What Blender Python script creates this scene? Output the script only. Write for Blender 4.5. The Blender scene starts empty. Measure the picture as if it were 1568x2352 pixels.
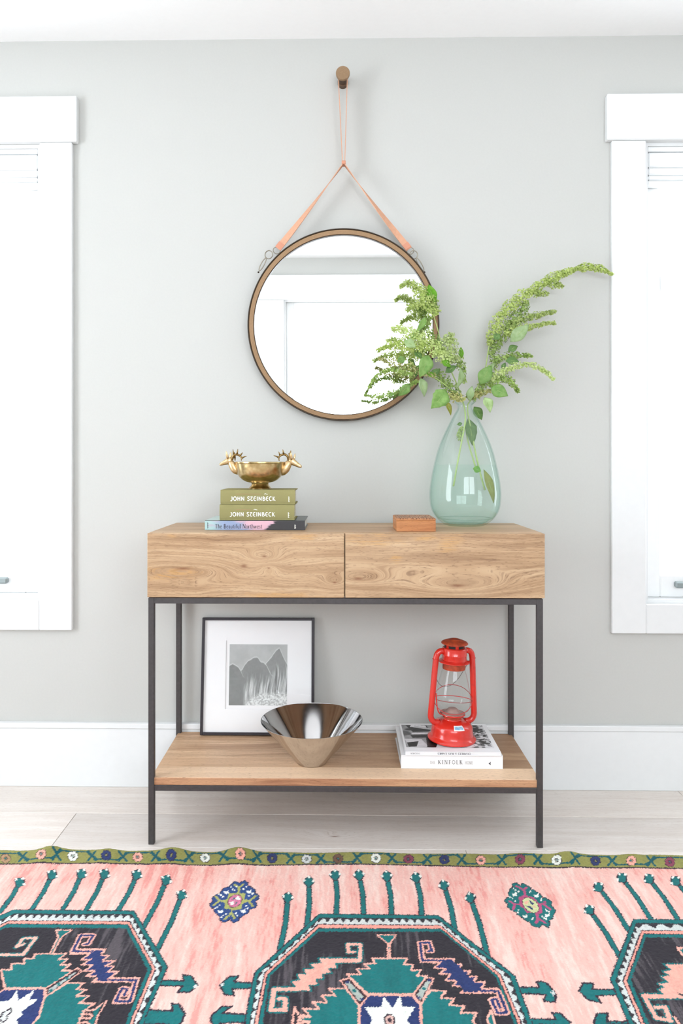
import bpy, bmesh, math, random
import numpy as np
from mathutils import Vector, Matrix

random.seed(7)
RNG = np.random.default_rng(11)
SC = bpy.context.scene
COL = SC.collection
PI = math.pi

# ------------------------------------------------------------------ camera, world, light, exposure
F_PX, CAM_Y, CAM_Z, YAW = 1650.0, -2.425, 1.09, math.radians(0.92)
VPX, HOR = 784.0, 1065.0                       # where the wall normal and the horizon fall in the photograph
PPX = VPX - F_PX * math.tan(YAW)
cam_data = bpy.data.cameras.new('camera')
cam = bpy.data.objects.new('camera', cam_data)
COL.objects.link(cam)
cam.location = (0, CAM_Y, CAM_Z)
cam.rotation_euler = (PI / 2, 0, YAW)
cam_data.sensor_width = 36.0
cam_data.lens = F_PX / 2352.0 * 36.0
cam_data.shift_x = (784.0 - PPX) / 2352.0
cam_data.shift_y = -(1176.0 - HOR) / 2352.0
cam_data.clip_start = 0.02
SC.camera = cam

world = bpy.data.worlds.new('overcast_sky')
SC.world = world
world.use_nodes = True
bgn = world.node_tree.nodes['Background']
bgn.inputs[0].default_value = (0.925, 0.985, 1.065, 1)
bgn.inputs[1].default_value = 9.6

SC.view_settings.view_transform = 'Standard'
SC.view_settings.look = 'None'
SC.view_settings.gamma = 1.0
SC.view_settings.use_curve_mapping = False
SC.view_settings.exposure = 0.0
SC.cycles.transparent_max_bounces = 24
SC.cycles.max_bounces = 7
SC.cycles.diffuse_bounces = 3
SC.cycles.adaptive_threshold = 0.08

# room measures (metres): back wall is the plane y = 0, floor z = 0, camera looks towards +y
X_L, X_R, Y_F, Z_C = -2.6, 2.3, -3.3, 2.525
WIN_SIDE = (-2.35, -1.05, 0.25, 2.45)           # window in the left wall: y0, y1, z0, z1
WIN_FRONT = (-0.45, 1.65, 1.05, 2.20)           # window behind the camera, sill raised for steeper daylight: x0, x1, z0, z1

def portal(name, loc, rot, sx, sy):
    l = bpy.data.lights.new(name, 'AREA')
    l.shape = 'RECTANGLE'; l.size = sx; l.size_y = sy
    l.cycles.is_portal = True
    o = bpy.data.objects.new(name, l); COL.objects.link(o)
    o.location = loc; o.rotation_euler = rot
    return o
portal('daylight_side', (X_L - 0.02, (WIN_SIDE[0] + WIN_SIDE[1]) / 2, (WIN_SIDE[2] + WIN_SIDE[3]) / 2), (0, -PI / 2, 0), WIN_SIDE[3] - WIN_SIDE[2], WIN_SIDE[1] - WIN_SIDE[0])
portal('daylight_front', ((WIN_FRONT[0] + WIN_FRONT[1]) / 2, Y_F - 0.02, (WIN_FRONT[2] + WIN_FRONT[3]) / 2), (PI / 2, 0, 0), WIN_FRONT[1] - WIN_FRONT[0], WIN_FRONT[3] - WIN_FRONT[2])

# ------------------------------------------------------------------ photograph measures -> metres
FWD = Vector((-math.sin(YAW), math.cos(YAW), 0)); RGT = Vector((math.cos(YAW), math.sin(YAW), 0))
CAM = Vector((0, CAM_Y, CAM_Z))
def ray(px, py):
    return FWD + RGT * ((px - PPX) / F_PX) + Vector((0, 0, 1)) * ((HOR - py) / F_PX)
def at(px, py, y):
    d = ray(px, py); t = (y - CAM_Y) / d.y
    return CAM + d * t
def atz(px, py, z):
    d = ray(px, py); t = (z - CAM_Z) / d.z
    return CAM + d * t
def s2l(c):
    return tuple((v / 12.92 if v <= 0.04045 else ((v + 0.055) / 1.055) ** 2.4) for v in c)
def rgb(r, g, b):
    return s2l((r / 255.0, g / 255.0, b / 255.0))

# ------------------------------------------------------------------ objects
def base_loc(o):
    v = Vector((0, 0, 0))
    while o is not None:
        v = v + o.location; o = o.parent
    return v
def thing(name, label, cat, loc=(0, 0, 0), rot=(0, 0, 0), group=None):
    o = bpy.data.objects.new(name, None); COL.objects.link(o)
    o.empty_display_size = 0.05
    o.location = loc; o.rotation_euler = rot
    o['label'] = label; o['category'] = cat
    if group: o['group'] = group
    return o
def tag(o, label, cat, group=None):
    o['label'] = label; o['category'] = cat
    if group: o['group'] = group
    return o
def struct_empty(name, loc=(0, 0, 0)):
    o = bpy.data.objects.new(name, None); COL.objects.link(o)
    o.location = loc; o['kind'] = 'structure'
    return o
def to_mesh(g, name):
    if isinstance(g, bpy.types.Mesh):
        g.name = name
        return g
    me = bpy.data.meshes.new(name)
    g.to_mesh(me); g.free()
    return me
def obj(name, g, mat=None, parent=None, world=False, smooth=False, kind=None, label=None):
    me = to_mesh(g, name)
    if world and parent is not None:
        me.transform(Matrix.Translation(-base_loc(parent)))
    o = bpy.data.objects.new(name, me); COL.objects.link(o)
    if mat is not None: me.materials.append(mat)
    if parent is not None: o.parent = parent
    if smooth: shade(me, smooth)
    if kind: o['kind'] = kind
    if label: o['label'] = label
    return o
def shade(me, ang=True):
    n = len(me.polygons)
    me.polygons.foreach_set('use_smooth', [True] * n)
    if ang is not True:
        bm = bmesh.new(); bm.from_mesh(me)
        lim = math.radians(ang)
        for e in bm.edges:
            if len(e.link_faces) == 2 and e.calc_face_angle(0) > lim: e.smooth = False
        bm.to_mesh(me); bm.free()
    me.update()

# ------------------------------------------------------------------ shapes (all return bmesh)
def box(x0, x1, y0, y1, z0, z1, bev=0.0, seg=1, bm=None):
    b = bmesh.new()
    m = Matrix.Translation(((x0 + x1) / 2, (y0 + y1) / 2, (z0 + z1) / 2)) @ Matrix.Diagonal((abs(x1 - x0), abs(y1 - y0), abs(z1 - z0), 1))
    bmesh.ops.create_cube(b, size=1.0, matrix=m)
    if bev > 0:
        bmesh.ops.bevel(b, geom=b.edges[:], offset=bev, segments=seg, affect='EDGES', profile=0.6)
    return join(bm, b)
def join(bm, b):
    if bm is None: return b
    me = bpy.data.meshes.new('tmp'); b.to_mesh(me); b.free()
    bm.from_mesh(me); bpy.data.meshes.remove(me)
    return bm
def pyd(verts, faces, bm=None):
    b = bmesh.new()
    vs = [b.verts.new(v) for v in verts]
    for f in faces:
        try: b.faces.new([vs[i] for i in f])
        except ValueError: pass
    return join(bm, b)
def lathe(prof, seg=64, bm=None, cap0=False, cap1=False, close=False):
    """prof: list of (radius, z). A radius of 0 makes a pole."""
    verts, rings = [], []
    for r, z in prof:
        if r <= 1e-7:
            rings.append([len(verts)]); verts.append((0, 0, z))
        else:
            rings.append(list(range(len(verts), len(verts) + seg)))
            for k in range(seg):
                a = 2 * PI * k / seg
                verts.append((r * math.cos(a), r * math.sin(a), z))
    faces = []
    prs = list(zip(rings[:-1], rings[1:]))
    if close: prs.append((rings[-1], rings[0]))
    for a, b in prs:
        if len(a) == 1 and len(b) == 1: continue
        for k in range(seg):
            k2 = (k + 1) % seg
            if len(a) == 1: faces.append((a[0], b[k2], b[k]))
            elif len(b) == 1: faces.append((a[k], a[k2], b[0]))
            else: faces.append((a[k], a[k2], b[k2], b[k]))
    if cap0 and len(rings[0]) > 1: faces.append(tuple(reversed(rings[0])))
    if cap1 and len(rings[-1]) > 1: faces.append(tuple(rings[-1]))
    b = pyd(verts, faces)
    bmesh.ops.recalc_face_normals(b, faces=b.faces[:])
    return join(bm, b)
def smooth_path(pts, n=2):
    pts = [Vector(p) for p in pts]
    for _ in range(n):
        q = [pts[0]]
        for a, b in zip(pts[:-1], pts[1:]):
            q.append(a * 0.75 + b * 0.25); q.append(a * 0.25 + b * 0.75)
        q.append(pts[-1]); pts = q
    return pts
def resample(pts, n):
    pts = [Vector(p) for p in pts]
    d = [0.0]
    for a, b in zip(pts[:-1], pts[1:]): d.append(d[-1] + (b - a).length)
    out = []
    j = 0
    for i in range(n):
        s = d[-1] * i / (n - 1)
        while j < len(d) - 2 and d[j + 1] < s: j += 1
        L = d[j + 1] - d[j]
        t = 0 if L < 1e-9 else (s - d[j]) / L
        out.append(pts[j].lerp(pts[j + 1], min(1, max(0, t))))
    return out
def tube(path, rad, seg=12, bm=None, cap=True, flat=None, closed=False):
    """rad: number or list interpolated along the path; flat=(axis, k) squeezes the section along a world axis."""
    path = [Vector(p) for p in path]; n = len(path)
    if not isinstance(rad, (list, tuple)): rad = [rad, rad]
    def rr(i):
        t = i / max(1, n - 1) * (len(rad) - 1); k = min(int(t), len(rad) - 2)
        return rad[k] + (rad[k + 1] - rad[k]) * (t - k)
    up = Vector((0, 0, 1)); verts = []; faces = []
    prev = None
    for i, p in enumerate(path):
        if closed: t = path[(i + 1) % n] - path[i - 1]
        else: t = path[min(i + 1, n - 1)] - path[max(i - 1, 0)]
        t.normalize()
        if prev is None:
            u = up.cross(t)
            if u.length < 0.1: u = Vector((0, 1, 0)).cross(t)
        else:
            u = prev - t * prev.dot(t)
        u.normalize(); prev = u
        w = t.cross(u)
        for k in range(seg):
            a = 2 * PI * k / seg
            o = (u * math.cos(a) + w * math.sin(a)) * rr(i)
            if flat: o[flat[0]] *= flat[1]
            verts.append(p + o)
    m = n if closed else n - 1
    for i in range(m):
        for k in range(seg):
            a = i * seg + k; b = i * seg + (k + 1) % seg
            c = ((i + 1) % n) * seg + (k + 1) % seg; d = ((i + 1) % n) * seg + k
            faces.append((a, b, c, d))
    if cap and not closed:
        faces.append(tuple(range(seg - 1, -1, -1)))
        faces.append(tuple(range((n - 1) * seg, n * seg)))
    return pyd(verts, faces, bm)
def ribbon(path, wdir, width, thick, bm=None):
    """path points, one width direction, width per point; a strap with real thickness."""
    n = len(path); verts = []; faces = []
    for i in range(n):
        p = Vector(path[i]); t = Vector(path[min(i + 1, n - 1)]) - Vector(path[max(i - 1, 0)]); t.normalize()
        w = Vector(wdir[i]); w = (w - t * w.dot(t)).normalized(); q = t.cross(w)
        hw, ht = width[i] / 2, thick / 2
        for a, b in ((-hw, -ht), (hw, -ht), (hw, ht), (-hw, ht)):
            verts.append(p + w * a + q * b)
    for i in range(n - 1):
        for k in range(4):
            a = 4 * i + k; b = 4 * i + (k + 1) % 4
            faces.append((a, b, b + 4, a + 4))
    faces.append((3, 2, 1, 0)); faces.append(tuple(range(4 * n - 4, 4 * n)))
    return pyd(verts, faces, bm)
def torus(c, R, r, axis='Z', seg=32, sec=10, bm=None, a0=0, a1=2 * PI, flat=1.0):
    pts = []
    full = abs(a1 - a0 - 2 * PI) < 1e-6
    for i in range(seg + (0 if full else 1)):
        a = a0 + (a1 - a0) * i / seg
        u, v = R * math.cos(a), R * math.sin(a)
        pts.append(Vector(c) + (Vector((u, v, 0)) if axis == 'Z' else Vector((u, 0, v)) if axis == 'Y' else Vector((0, u, v))))
    return tube(pts, r, sec, bm, closed=full)

# ------------------------------------------------------------------ node helpers
class NT:
    def __init__(self, name):
        self.m = bpy.data.materials.new(name); self.m.use_nodes = True
        self.t = self.m.node_tree; self.n = self.t.nodes; self.l = self.t.links
        self.b = self.n['Principled BSDF']; self.out = self.n['Material Output']
    def new(self, typ, **kw):
        x = self.n.new(typ)
        for k, v in kw.items(): setattr(x, k, v)
        return x
    def put(self, sock, v):
        if hasattr(v, 'is_output') or isinstance(v, bpy.types.NodeSocket): self.l.new(v, sock)
        elif isinstance(v, (tuple, list)) and len(v) == 3 and sock.type == 'RGBA': sock.default_value = (*v, 1)
        else: sock.default_value = v
    def math(self, op, a, b=0.0, c=0.0):
        x = self.new('ShaderNodeMath', operation=op)
        for i, v in enumerate((a, b, c)): self.put(x.inputs[i], v)
        return x.outputs[0]
    def add(self, a, b): return self.math('ADD', a, b)
    def sub(self, a, b): return self.math('SUBTRACT', a, b)
    def mul(self, a, b): return self.math('MULTIPLY', a, b)
    def coord(self, kind='Object'):
        return self.new('ShaderNodeTexCoord').outputs[kind]
    def sep(self, v):
        x = self.new('ShaderNodeSeparateXYZ'); self.put(x.inputs[0], v); return x.outputs
    def comb(self, a, b, c):
        x = self.new('ShaderNodeCombineXYZ')
        for i, v in enumerate((a, b, c)): self.put(x.inputs[i], v)
        return x.outputs[0]
    def noise(self, vec, scale=5.0, detail=3.0, rough=0.55, dist=0.0):
        x = self.new('ShaderNodeTexNoise')
        self.put(x.inputs['Vector'], vec); x.inputs['Scale'].default_value = scale
        x.inputs['Detail'].default_value = detail; x.inputs['Roughness'].default_value = rough
        x.inputs['Distortion'].default_value = dist
        return x.outputs[0]
    def vor(self, vec, scale=5.0):
        x = self.new('ShaderNodeTexVoronoi'); self.put(x.inputs['Vector'], vec); x.inputs['Scale'].default_value = scale
        return x.outputs['Distance']
    def ramp(self, fac, stops):
        x = self.new('ShaderNodeValToRGB'); self.put(x.inputs[0], fac)
        e = x.color_ramp.elements
        while len(e) > 1: e.remove(e[-1])
        e[0].position = stops[0][0]; e[0].color = (*stops[0][1], 1)
        for p, c in stops[1:]:
            q = e.new(p); q.color = (*c, 1)
        return x.outputs[0]
    def mixc(self, fac, a, b, mode='MIX'):
        x = self.new('ShaderNodeMix', data_type='RGBA', blend_type=mode)
        self.put(x.inputs[0], fac); self.put(x.inputs[6], a); self.put(x.inputs[7], b)
        return x.outputs[2]
    def step(self, v, lo, hi):
        x = self.new('ShaderNodeMapRange', interpolation_type='SMOOTHSTEP')
        self.put(x.inputs[0], v); x.inputs[1].default_value = lo; x.inputs[2].default_value = hi
        return x.outputs[0]
    def bump(self, h, strength=0.2, dist=0.002):
        x = self.new('ShaderNodeBump'); x.inputs['Strength'].default_value = strength; x.inputs['Distance'].default_value = dist
        self.put(x.inputs['Height'], h)
        self.l.new(x.outputs[0], self.b.inputs['Normal'])
        return x.outputs[0]
    def set(self, **kw):
        names = dict(color='Base Color', rough='Roughness', metal='Metallic', spec='Specular IOR Level', trans='Transmission Weight', ior='IOR', sss='Subsurface Weight', coat='Coat Weight', sheen='Sheen Weight')
        for k, v in kw.items(): self.put(self.b.inputs[names[k]], v)
        return self

def plain(name, col, rough=0.5, metal=0.0, var=0.04, scale=30.0, bump=0.0, bdist=0.001, spec=0.5, coat=0.0):
    t = NT(name)
    co = t.coord()
    n = t.noise(co, scale, 3.0)
    dk = tuple(c * (1 - var) for c in col); lt = tuple(min(1, c * (1 + var)) for c in col)
    t.set(color=t.ramp(n, [(0.3, dk), (0.7, lt)]), rough=rough, metal=metal, spec=spec, coat=coat)
    if bump: t.bump(t.noise(co, scale * 3, 2.0), bump, bdist)
    return t.m

def wood_mat(name, ua, va, knots=(), patches=(), pal=None, seed=0.0, gs=1.0, rough=0.45, strips=None, rnd=False, kfreq=1.0, contrast=1.0, warpk=0.06):
    """Figured wood: grain lines follow a height field g = v + knots, streaks of pores run along u."""
    t = NT(name)
    P = t.sep(t.coord()); ax = dict(X=0, Y=1, Z=2)
    u, v = P[ax[ua]], P[ax[va]]
    pal = pal or dict(dark=rgb(150, 117, 86), mid=rgb(183, 150, 115), light=rgb(203, 173, 138), gold=rgb(200, 152, 88), pore=rgb(112, 82, 60))
    sd = seed
    if rnd:
        oi = t.new('ShaderNodeObjectInfo').outputs['Random']
        sd = t.mul(oi, 50.0)
    warp = t.noise(t.comb(t.mul(u, 2.2 * gs), t.mul(v, 6.0 * gs), sd), 1.0, 2.0)
    g = t.add(v, t.mul(t.sub(warp, 0.5), warpk))
    eye = 0.0
    for (ku, kv, su, sv, amp) in knots:
        du = t.mul(t.sub(u, ku), 1 / su); dv = t.mul(t.sub(v, kv), 1 / sv)
        r2 = t.add(t.mul(du, du), t.mul(dv, dv))
        e = t.math('POWER', 2.718, t.mul(r2, -1.0))
        g = t.add(g, t.mul(e, amp))
        e2 = t.math('POWER', 2.718, t.mul(r2, -60.0))
        eye = t.add(eye, e2)
    band = t.noise(t.comb(t.mul(g, 46.0 * kfreq), t.mul(u, 1.6), sd), 1.0, 5.0, 0.65)
    c = t.ramp(band, [(0.5 - 0.2 / contrast, pal['dark']), (0.5, pal['mid']), (0.5 + 0.16 / contrast, pal['light'])])
    fine = t.noise(t.comb(t.mul(g, 300.0), t.mul(u, 7.0), sd), 1.0, 3.0, 0.65)
    c = t.mixc(t.mul(t.step(fine, 0.50, 0.62), 0.5), c, pal['dark'])
    hair = t.noise(t.comb(t.mul(g, 520.0), t.mul(u, 16.0), t.add(sd, 3.0)), 1.0, 2.0, 0.6)
    c = t.mixc(t.mul(t.step(hair, 0.60, 0.68), 0.45), c, pal['pore'])
    broad = t.noise(t.comb(t.mul(u, 3.0), t.mul(v, 7.0), t.add(sd, 9.0)), 1.0, 2.0)
    c = t.mixc(t.mul(t.step(broad, 0.42, 0.62), 0.3), c, pal['light'])
    for (pu, pv, su, sv) in patches:
        du = t.mul(t.sub(u, pu), 1 / su); dv = t.mul(t.sub(v, pv), 1 / sv)
        r = t.math('SQRT', t.add(t.mul(du, du), t.mul(dv, dv)))
        r = t.add(r, t.mul(t.sub(t.noise(t.comb(t.mul(u, 26.0), t.mul(v, 70.0), sd), 1.0, 4.0), 0.5), 2.4))
        c = t.mixc(t.mul(t.step(r, 1.15, 0.1), 0.55), c, t.mixc(t.step(fine, 0.45, 0.6), pal['gold'], pal['mid']))
    if strips:
        # glued-up boards: (v0, v1, tone, strength, u fade start, u fade end)
        for (v0, v1, tone, k, f0, f1) in strips:
            m = t.mul(t.step(v, v0 - .0008, v0 + .0008), t.step(v, v1 + .0008, v1 - .0008))
            un = t.add(u, t.mul(t.sub(t.noise(t.comb(t.mul(u, 4.0), t.mul(v, 30.0), sd), 1.0, 2.0), 0.5), 0.35))
            m = t.mul(t.mul(m, k), t.step(un, f0, f1))
            c = t.mixc(m, c, tone)
    pore = t.noise(t.comb(t.mul(u, 60.0), t.mul(g, 520.0), sd), 1.0, 2.0, 0.6)
    c = t.mixc(t.mul(t.step(pore, 0.57, 0.70), 0.55), c, pal['pore'])
    if knots: c = t.mixc(t.mul(t.math('MINIMUM', eye, 1.0), 0.75), c, rgb(120, 72, 46))
    if rnd:
        tone = t.ramp(oi, [(0.0, (0.88, 0.88, 0.88)), (1.0, (1.06, 1.05, 1.04))])
        c = t.mixc(1.0, c, tone, 'MULTIPLY')
    t.set(color=c, rough=rough, spec=0.35)
    t.bump(t.sub(band, t.mul(pore, 0.7)), 0.12, 0.001)
    return t.m
# ------------------------------------------------------------------ materials
M = {}
M['wall'] = plain('grey_wall_paint', rgb(197, 197, 192), 0.85, var=0.012, scale=160, bump=0.03, bdist=0.0006, spec=0.2)
M['ceiling'] = plain('ceiling_paint', rgb(252, 252, 251), 0.9, var=0.01, scale=60, spec=0.2)
M['trim'] = plain('white_trim_paint', rgb(229, 230, 229), 0.5, var=0.01, scale=40, spec=0.2)
M['vinyl'] = plain('white_window_frame', rgb(240, 241, 240), 0.4, var=0.01, scale=40)
M['shade'] = plain('white_pleated_fabric', rgb(240, 242, 242), 0.8, var=0.02, scale=200)
M['latch'] = plain('grey_latch_metal', rgb(150, 160, 160), 0.35, 0.7)
M['pinkseal'] = plain('pale_red_seal', rgb(230, 160, 155), 0.7)
M['iron'] = plain('dark_iron', rgb(72, 68, 68), 0.55, 0.25, var=0.12, scale=120, bump=0.08, bdist=0.0004)
def glass_pane_mat(name, tint=(1, 1, 1), gl=1.0, ior=1.45):
    t = NT(name)
    tr = t.new('ShaderNodeBsdfTransparent'); tr.inputs[0].default_value = (*tint, 1)
    g = t.new('ShaderNodeBsdfGlossy'); g.inputs['Roughness'].default_value = 0.01
    lw = t.new('ShaderNodeLayerWeight'); lw.inputs[0].default_value = 0.5
    mx = t.new('ShaderNodeMixShader')
    t.put(mx.inputs[0], t.math('MINIMUM', t.mul(t.add(t.mul(t.math('POWER', lw.outputs['Facing'], 5.0), 0.75), 0.04), gl), 1.0))
    t.l.new(tr.outputs[0], mx.inputs[1]); t.l.new(g.outputs[0], mx.inputs[2])
    t.l.new(mx.outputs[0], t.out.inputs['Surface'])
    return t.m
M['pane'] = glass_pane_mat('clear_window_glass')

# ------------------------------------------------------------------ floor of wide pale planks
FLOOR_PAL = dict(dark=rgb(214, 203, 193), mid=rgb(225, 216, 208), light=rgb(233, 226, 219), gold=rgb(224, 212, 198), pore=rgb(198, 184, 172))
M['plank'] = wood_mat('pale_oak', 'X', 'Y', knots=[(-0.02, -0.325, 0.09, 0.03, 0.03)], pal=FLOOR_PAL, rnd=True, rough=0.38, gs=0.8, contrast=0.8)
M['subfloor'] = plain('subfloor', rgb(120, 105, 92), 0.8)
floor = struct_empty('floor', (0, 0, 0))
obj('subfloor', box(X_L, X_R, Y_F, 0.0, -0.05, -0.012), M['subfloor'], floor)
PW = 0.196
rows = int(math.ceil(-Y_F / PW))
for i in range(rows):
    y1 = -i * PW; y0 = max(Y_F, y1 - PW)
    cuts = [X_L]
    x = [-1.75, -0.826, -2.1, -1.2, -0.3][i % 5] if i != 1 else -0.826
    if i == 0: cuts += [-1.75, 1.12]; x = X_R
    while x < X_R - 0.3:
        cuts.append(x); x += 2.05 + 0.2 * ((i * 7) % 3)
    cuts.append(X_R)
    for a, b in zip(cuts[:-1], cuts[1:]):
        obj('plank', box(a + 0.0006, b - 0.0006, y0 + 0.0006, y1 - 0.0006, -0.012, 0.0, 0.0009), M['plank'], floor)

obj('ceiling', box(X_L - 0.12, X_R + 0.12, Y_F - 0.12, 0.12, Z_C, Z_C + 0.1), M['ceiling'], kind='structure')

# ------------------------------------------------------------------ back wall with two window openings
def px_win(xin, ytop, ybot, side, w):
    a = at(xin, ytop, -0.018); b = at(xin, ybot, -0.018)
    x = (a.x + b.x) / 2
    return (x - w, x, b.z, a.z) if side < 0 else (x, x + w, b.z, a.z)
W1 = px_win(90, 327, 1378, -1, 0.80)
W2 = px_win(1484, 322, 1388, 1, 0.80)
def wall_with_holes(a0, a1, z0, z1, holes, mk):
    """strip boxes around rectangular openings; mk(a0,a1,z0,z1,bm) adds a box"""
    bm = bmesh.new()
    cs = sorted(holes)
    x = a0
    for (h0, h1, hz0, hz1) in cs:
        if h0 > x: mk(x, h0, z0, z1, bm)
        if hz0 > z0: mk(h0, h1, z0, hz0, bm)
        if hz1 < z1: mk(h0, h1, hz1, z1, bm)
        x = h1
    if x < a1: mk(x, a1, z0, z1, bm)
    return bm
obj('wall_back', wall_with_holes(X_L - 0.12, X_R + 0.12, -0.05, Z_C, [W1, W2], lambda a, b, c, d, bm: box(a, b, 0, 0.12, c, d, bm=bm)), M['wall'], kind='structure')
obj('wall_left', wall_with_holes(Y_F - 0.12, 0.0, -0.05, Z_C, [WIN_SIDE], lambda a, b, c, d, bm: box(X_L - 0.12, X_L, a, b, c, d, bm=bm)), M['wall'], kind='structure')
obj('wall_right', box(X_R, X_R + 0.12, Y_F - 0.12, 0.0, -0.05, Z_C), M['wall'], kind='structure')
obj('wall_front', wall_with_holes(X_L, X_R, -0.05, Z_C, [WIN_FRONT], lambda a, b, c, d, bm: box(a, b, Y_F - 0.12, Y_F, c, d, bm=bm)), M['wall'], kind='structure')

# baseboards: a flat board with a square cap
BH = at(784, 1664, -0.016).z
def baseboard(name, a0, a1, mk):
    e = struct_empty(name)
    obj('board', mk(a0, a1, 0.016, 0.0, BH - 0.018, 0.0015), M['trim'], e)
    obj('cap', mk(a0, a1, 0.020, BH - 0.018, BH, 0.002), M['trim'], e)
baseboard('baseboard_back', X_L, X_R, lambda a, b, t, z0, z1, bv: box(a, b, -t, 0, z0, z1, bv))
baseboard('baseboard_left', Y_F, -0.02, lambda a, b, t, z0, z1, bv: box(X_L, X_L + t, a, b, z0, z1, bv))
baseboard('baseboard_right', Y_F, -0.02, lambda a, b, t, z0, z1, bv: box(X_R - t, X_R, a, b, z0, z1, bv))

def window(name, hole, plane, mullions=0, blind=True, seal=False, casing=True, bottom=True, latch_x=None, rail_z=None, head=0.16, side_w=0.105, bot_w=0.105, out_ext=0.018):
    """plane(u, v, d) gives world for u along the wall, v up, d out into the room. Parts are boxes."""
    x0, x1, z0, z1 = hole
    e = struct_empty(name, plane((x0 + x1) / 2, z0, 0))
    def bx(u0, u1, v0, v1, d0, d1, bev=0.0):
        a = plane(u0, v0, d0); b = plane(u1, v1, d1)
        return box(min(a.x, b.x), max(a.x, b.x), min(a.y, b.y), max(a.y, b.y), min(a.z, b.z), max(a.z, b.z), bev)
    def P(n, *args, mat='trim', parent=None):
        return obj(n, bx(*args), M[mat], parent or e, world=True)
    T = 0.018
    P('head_casing', x0 - side_w - out_ext, x1 + side_w + out_ext, z1, z1 + head, 0, T + 0.007, 0.003)
    P('side_casing', x0 - side_w, x0, z0 - (bot_w if bottom else z0), z1, 0, T, 0.0025)
    P('side_casing', x1, x1 + side_w, z0 - (bot_w if bottom else z0), z1, 0, T, 0.0025)
    if bottom: P('bottom_casing', x0, x1, z0 - bot_w, z0, 0, T, 0.0025)
    # reveal
    P('jamb', x0, x0 + 0.012, z0, z1, -0.12, 0.0); P('jamb', x1 - 0.012, x1, z0, z1, -0.12, 0.0)
    P('jamb', x0 + 0.012, x1 - 0.012, z1 - 0.012, z1, -0.12, 0.0); P('jamb', x0 + 0.012, x1 - 0.012, z0, z0 + 0.012, -0.12, 0.0)
    a0, a1, b0, b1 = x0 + 0.012, x1 - 0.012, z0 + 0.012, z1 - 0.012
    n = mullions + 1
    for k in range(n):
        s0 = a0 + (a1 - a0) * k / n; s1 = a0 + (a1 - a0) * (k + 1) / n
        sw = 0.062
        sash = P('sash', s0, s0 + sw, b0, b1, -0.085, -0.045, 0.003, mat='vinyl')
        P('stile', s1 - sw, s1, b0, b1, -0.085, -0.045, 0.003, mat='vinyl', parent=sash)
        P('top_rail', s0 + sw, s1 - sw, b1 - sw, b1, -0.085, -0.045, 0.003, mat='vinyl', parent=sash)
        P('bottom_rail', s0 + sw, s1 - sw, b0, b0 + 0.075, -0.085, -0.045, 0.003, mat='vinyl', parent=sash)
        if rail_z: P('middle_rail', s0 + sw, s1 - sw, rail_z - 0.028, rail_z + 0.028, -0.083, -0.047, 0.003, mat='vinyl', parent=sash)
        P('pane', s0 + sw - 0.004, s1 - sw + 0.004, b0 + 0.07, b1 - sw + 0.004, -0.068, -0.064, mat='pane', parent=sash)
    if blind:
        zt = b1
        sh = P('shade_headrail', a0 + 0.002, a1 - 0.002, zt - 0.016, zt, -0.042, -0.004, 0.002, mat='shade')
        zz = zt - 0.017
        for hh in (0.052, 0.026, 0.018):
            P('shade_fold', a0 + 0.004, a1 - 0.004, zz - hh + 0.001, zz, -0.04, -0.006, 0.005, mat='shade', parent=sh); zz -= hh
        P('shade_rail', a0 + 0.003, a1 - 0.003, zz - 0.014, zz - 0.001, -0.041, -0.005, 0.002, mat='shade', parent=sh)
    if latch_x is not None:
        P('latch', latch_x - 0.022, latch_x + 0.022, b0 + 0.035, b0 + 0.055, -0.045, -0.025, 0.004, mat='latch')
    if seal:
        P('seal_strip', a1 - 0.004, a1, z0 + 0.06, z0 + 0.76, -0.044, -0.03, mat='pinkseal')
    return e
back_plane = lambda u, v, d: Vector((u, -d, v))
cA = at(165, 1400, -0.018); cB = at(178, 250, -0.018)
RZ = at(60, 660, 0.06).z
HEADH = at(60, 222, -0.02).z - W1[3]
window('window_1', W1, back_plane, seal=True, latch_x=at(2, 1338, 0.03).x, rail_z=RZ, head=HEADH, side_w=cA.x - W1[1], bot_w=W1[2] - at(60, 1448, -0.018).z)
window('window_2', W2, back_plane, latch_x=at(1566, 1345, 0.03).x, rail_z=RZ, head=HEADH, side_w=W2[0] - at(1405, 1400, -0.018).x, bot_w=W2[2] - at(1500, 1456, -0.018).z)
window('window_3', (WIN_SIDE[0], WIN_SIDE[1], WIN_SIDE[2], WIN_SIDE[3]), lambda u, v, d: Vector((X_L + d, u, v)), mullions=0, blind=False, head=0.14)
window('window_4', WIN_FRONT, lambda u, v, d: Vector((u, Y_F + d, v)), mullions=1, blind=False, head=0.19, side_w=0.30)
for w in (W1, W2):
    portal('daylight_window', ((w[0] + w[1]) / 2, 0.125, (w[2] + w[3]) / 2), (-PI / 2, 0, 0), w[1] - w[0], w[3] - w[2])
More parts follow.
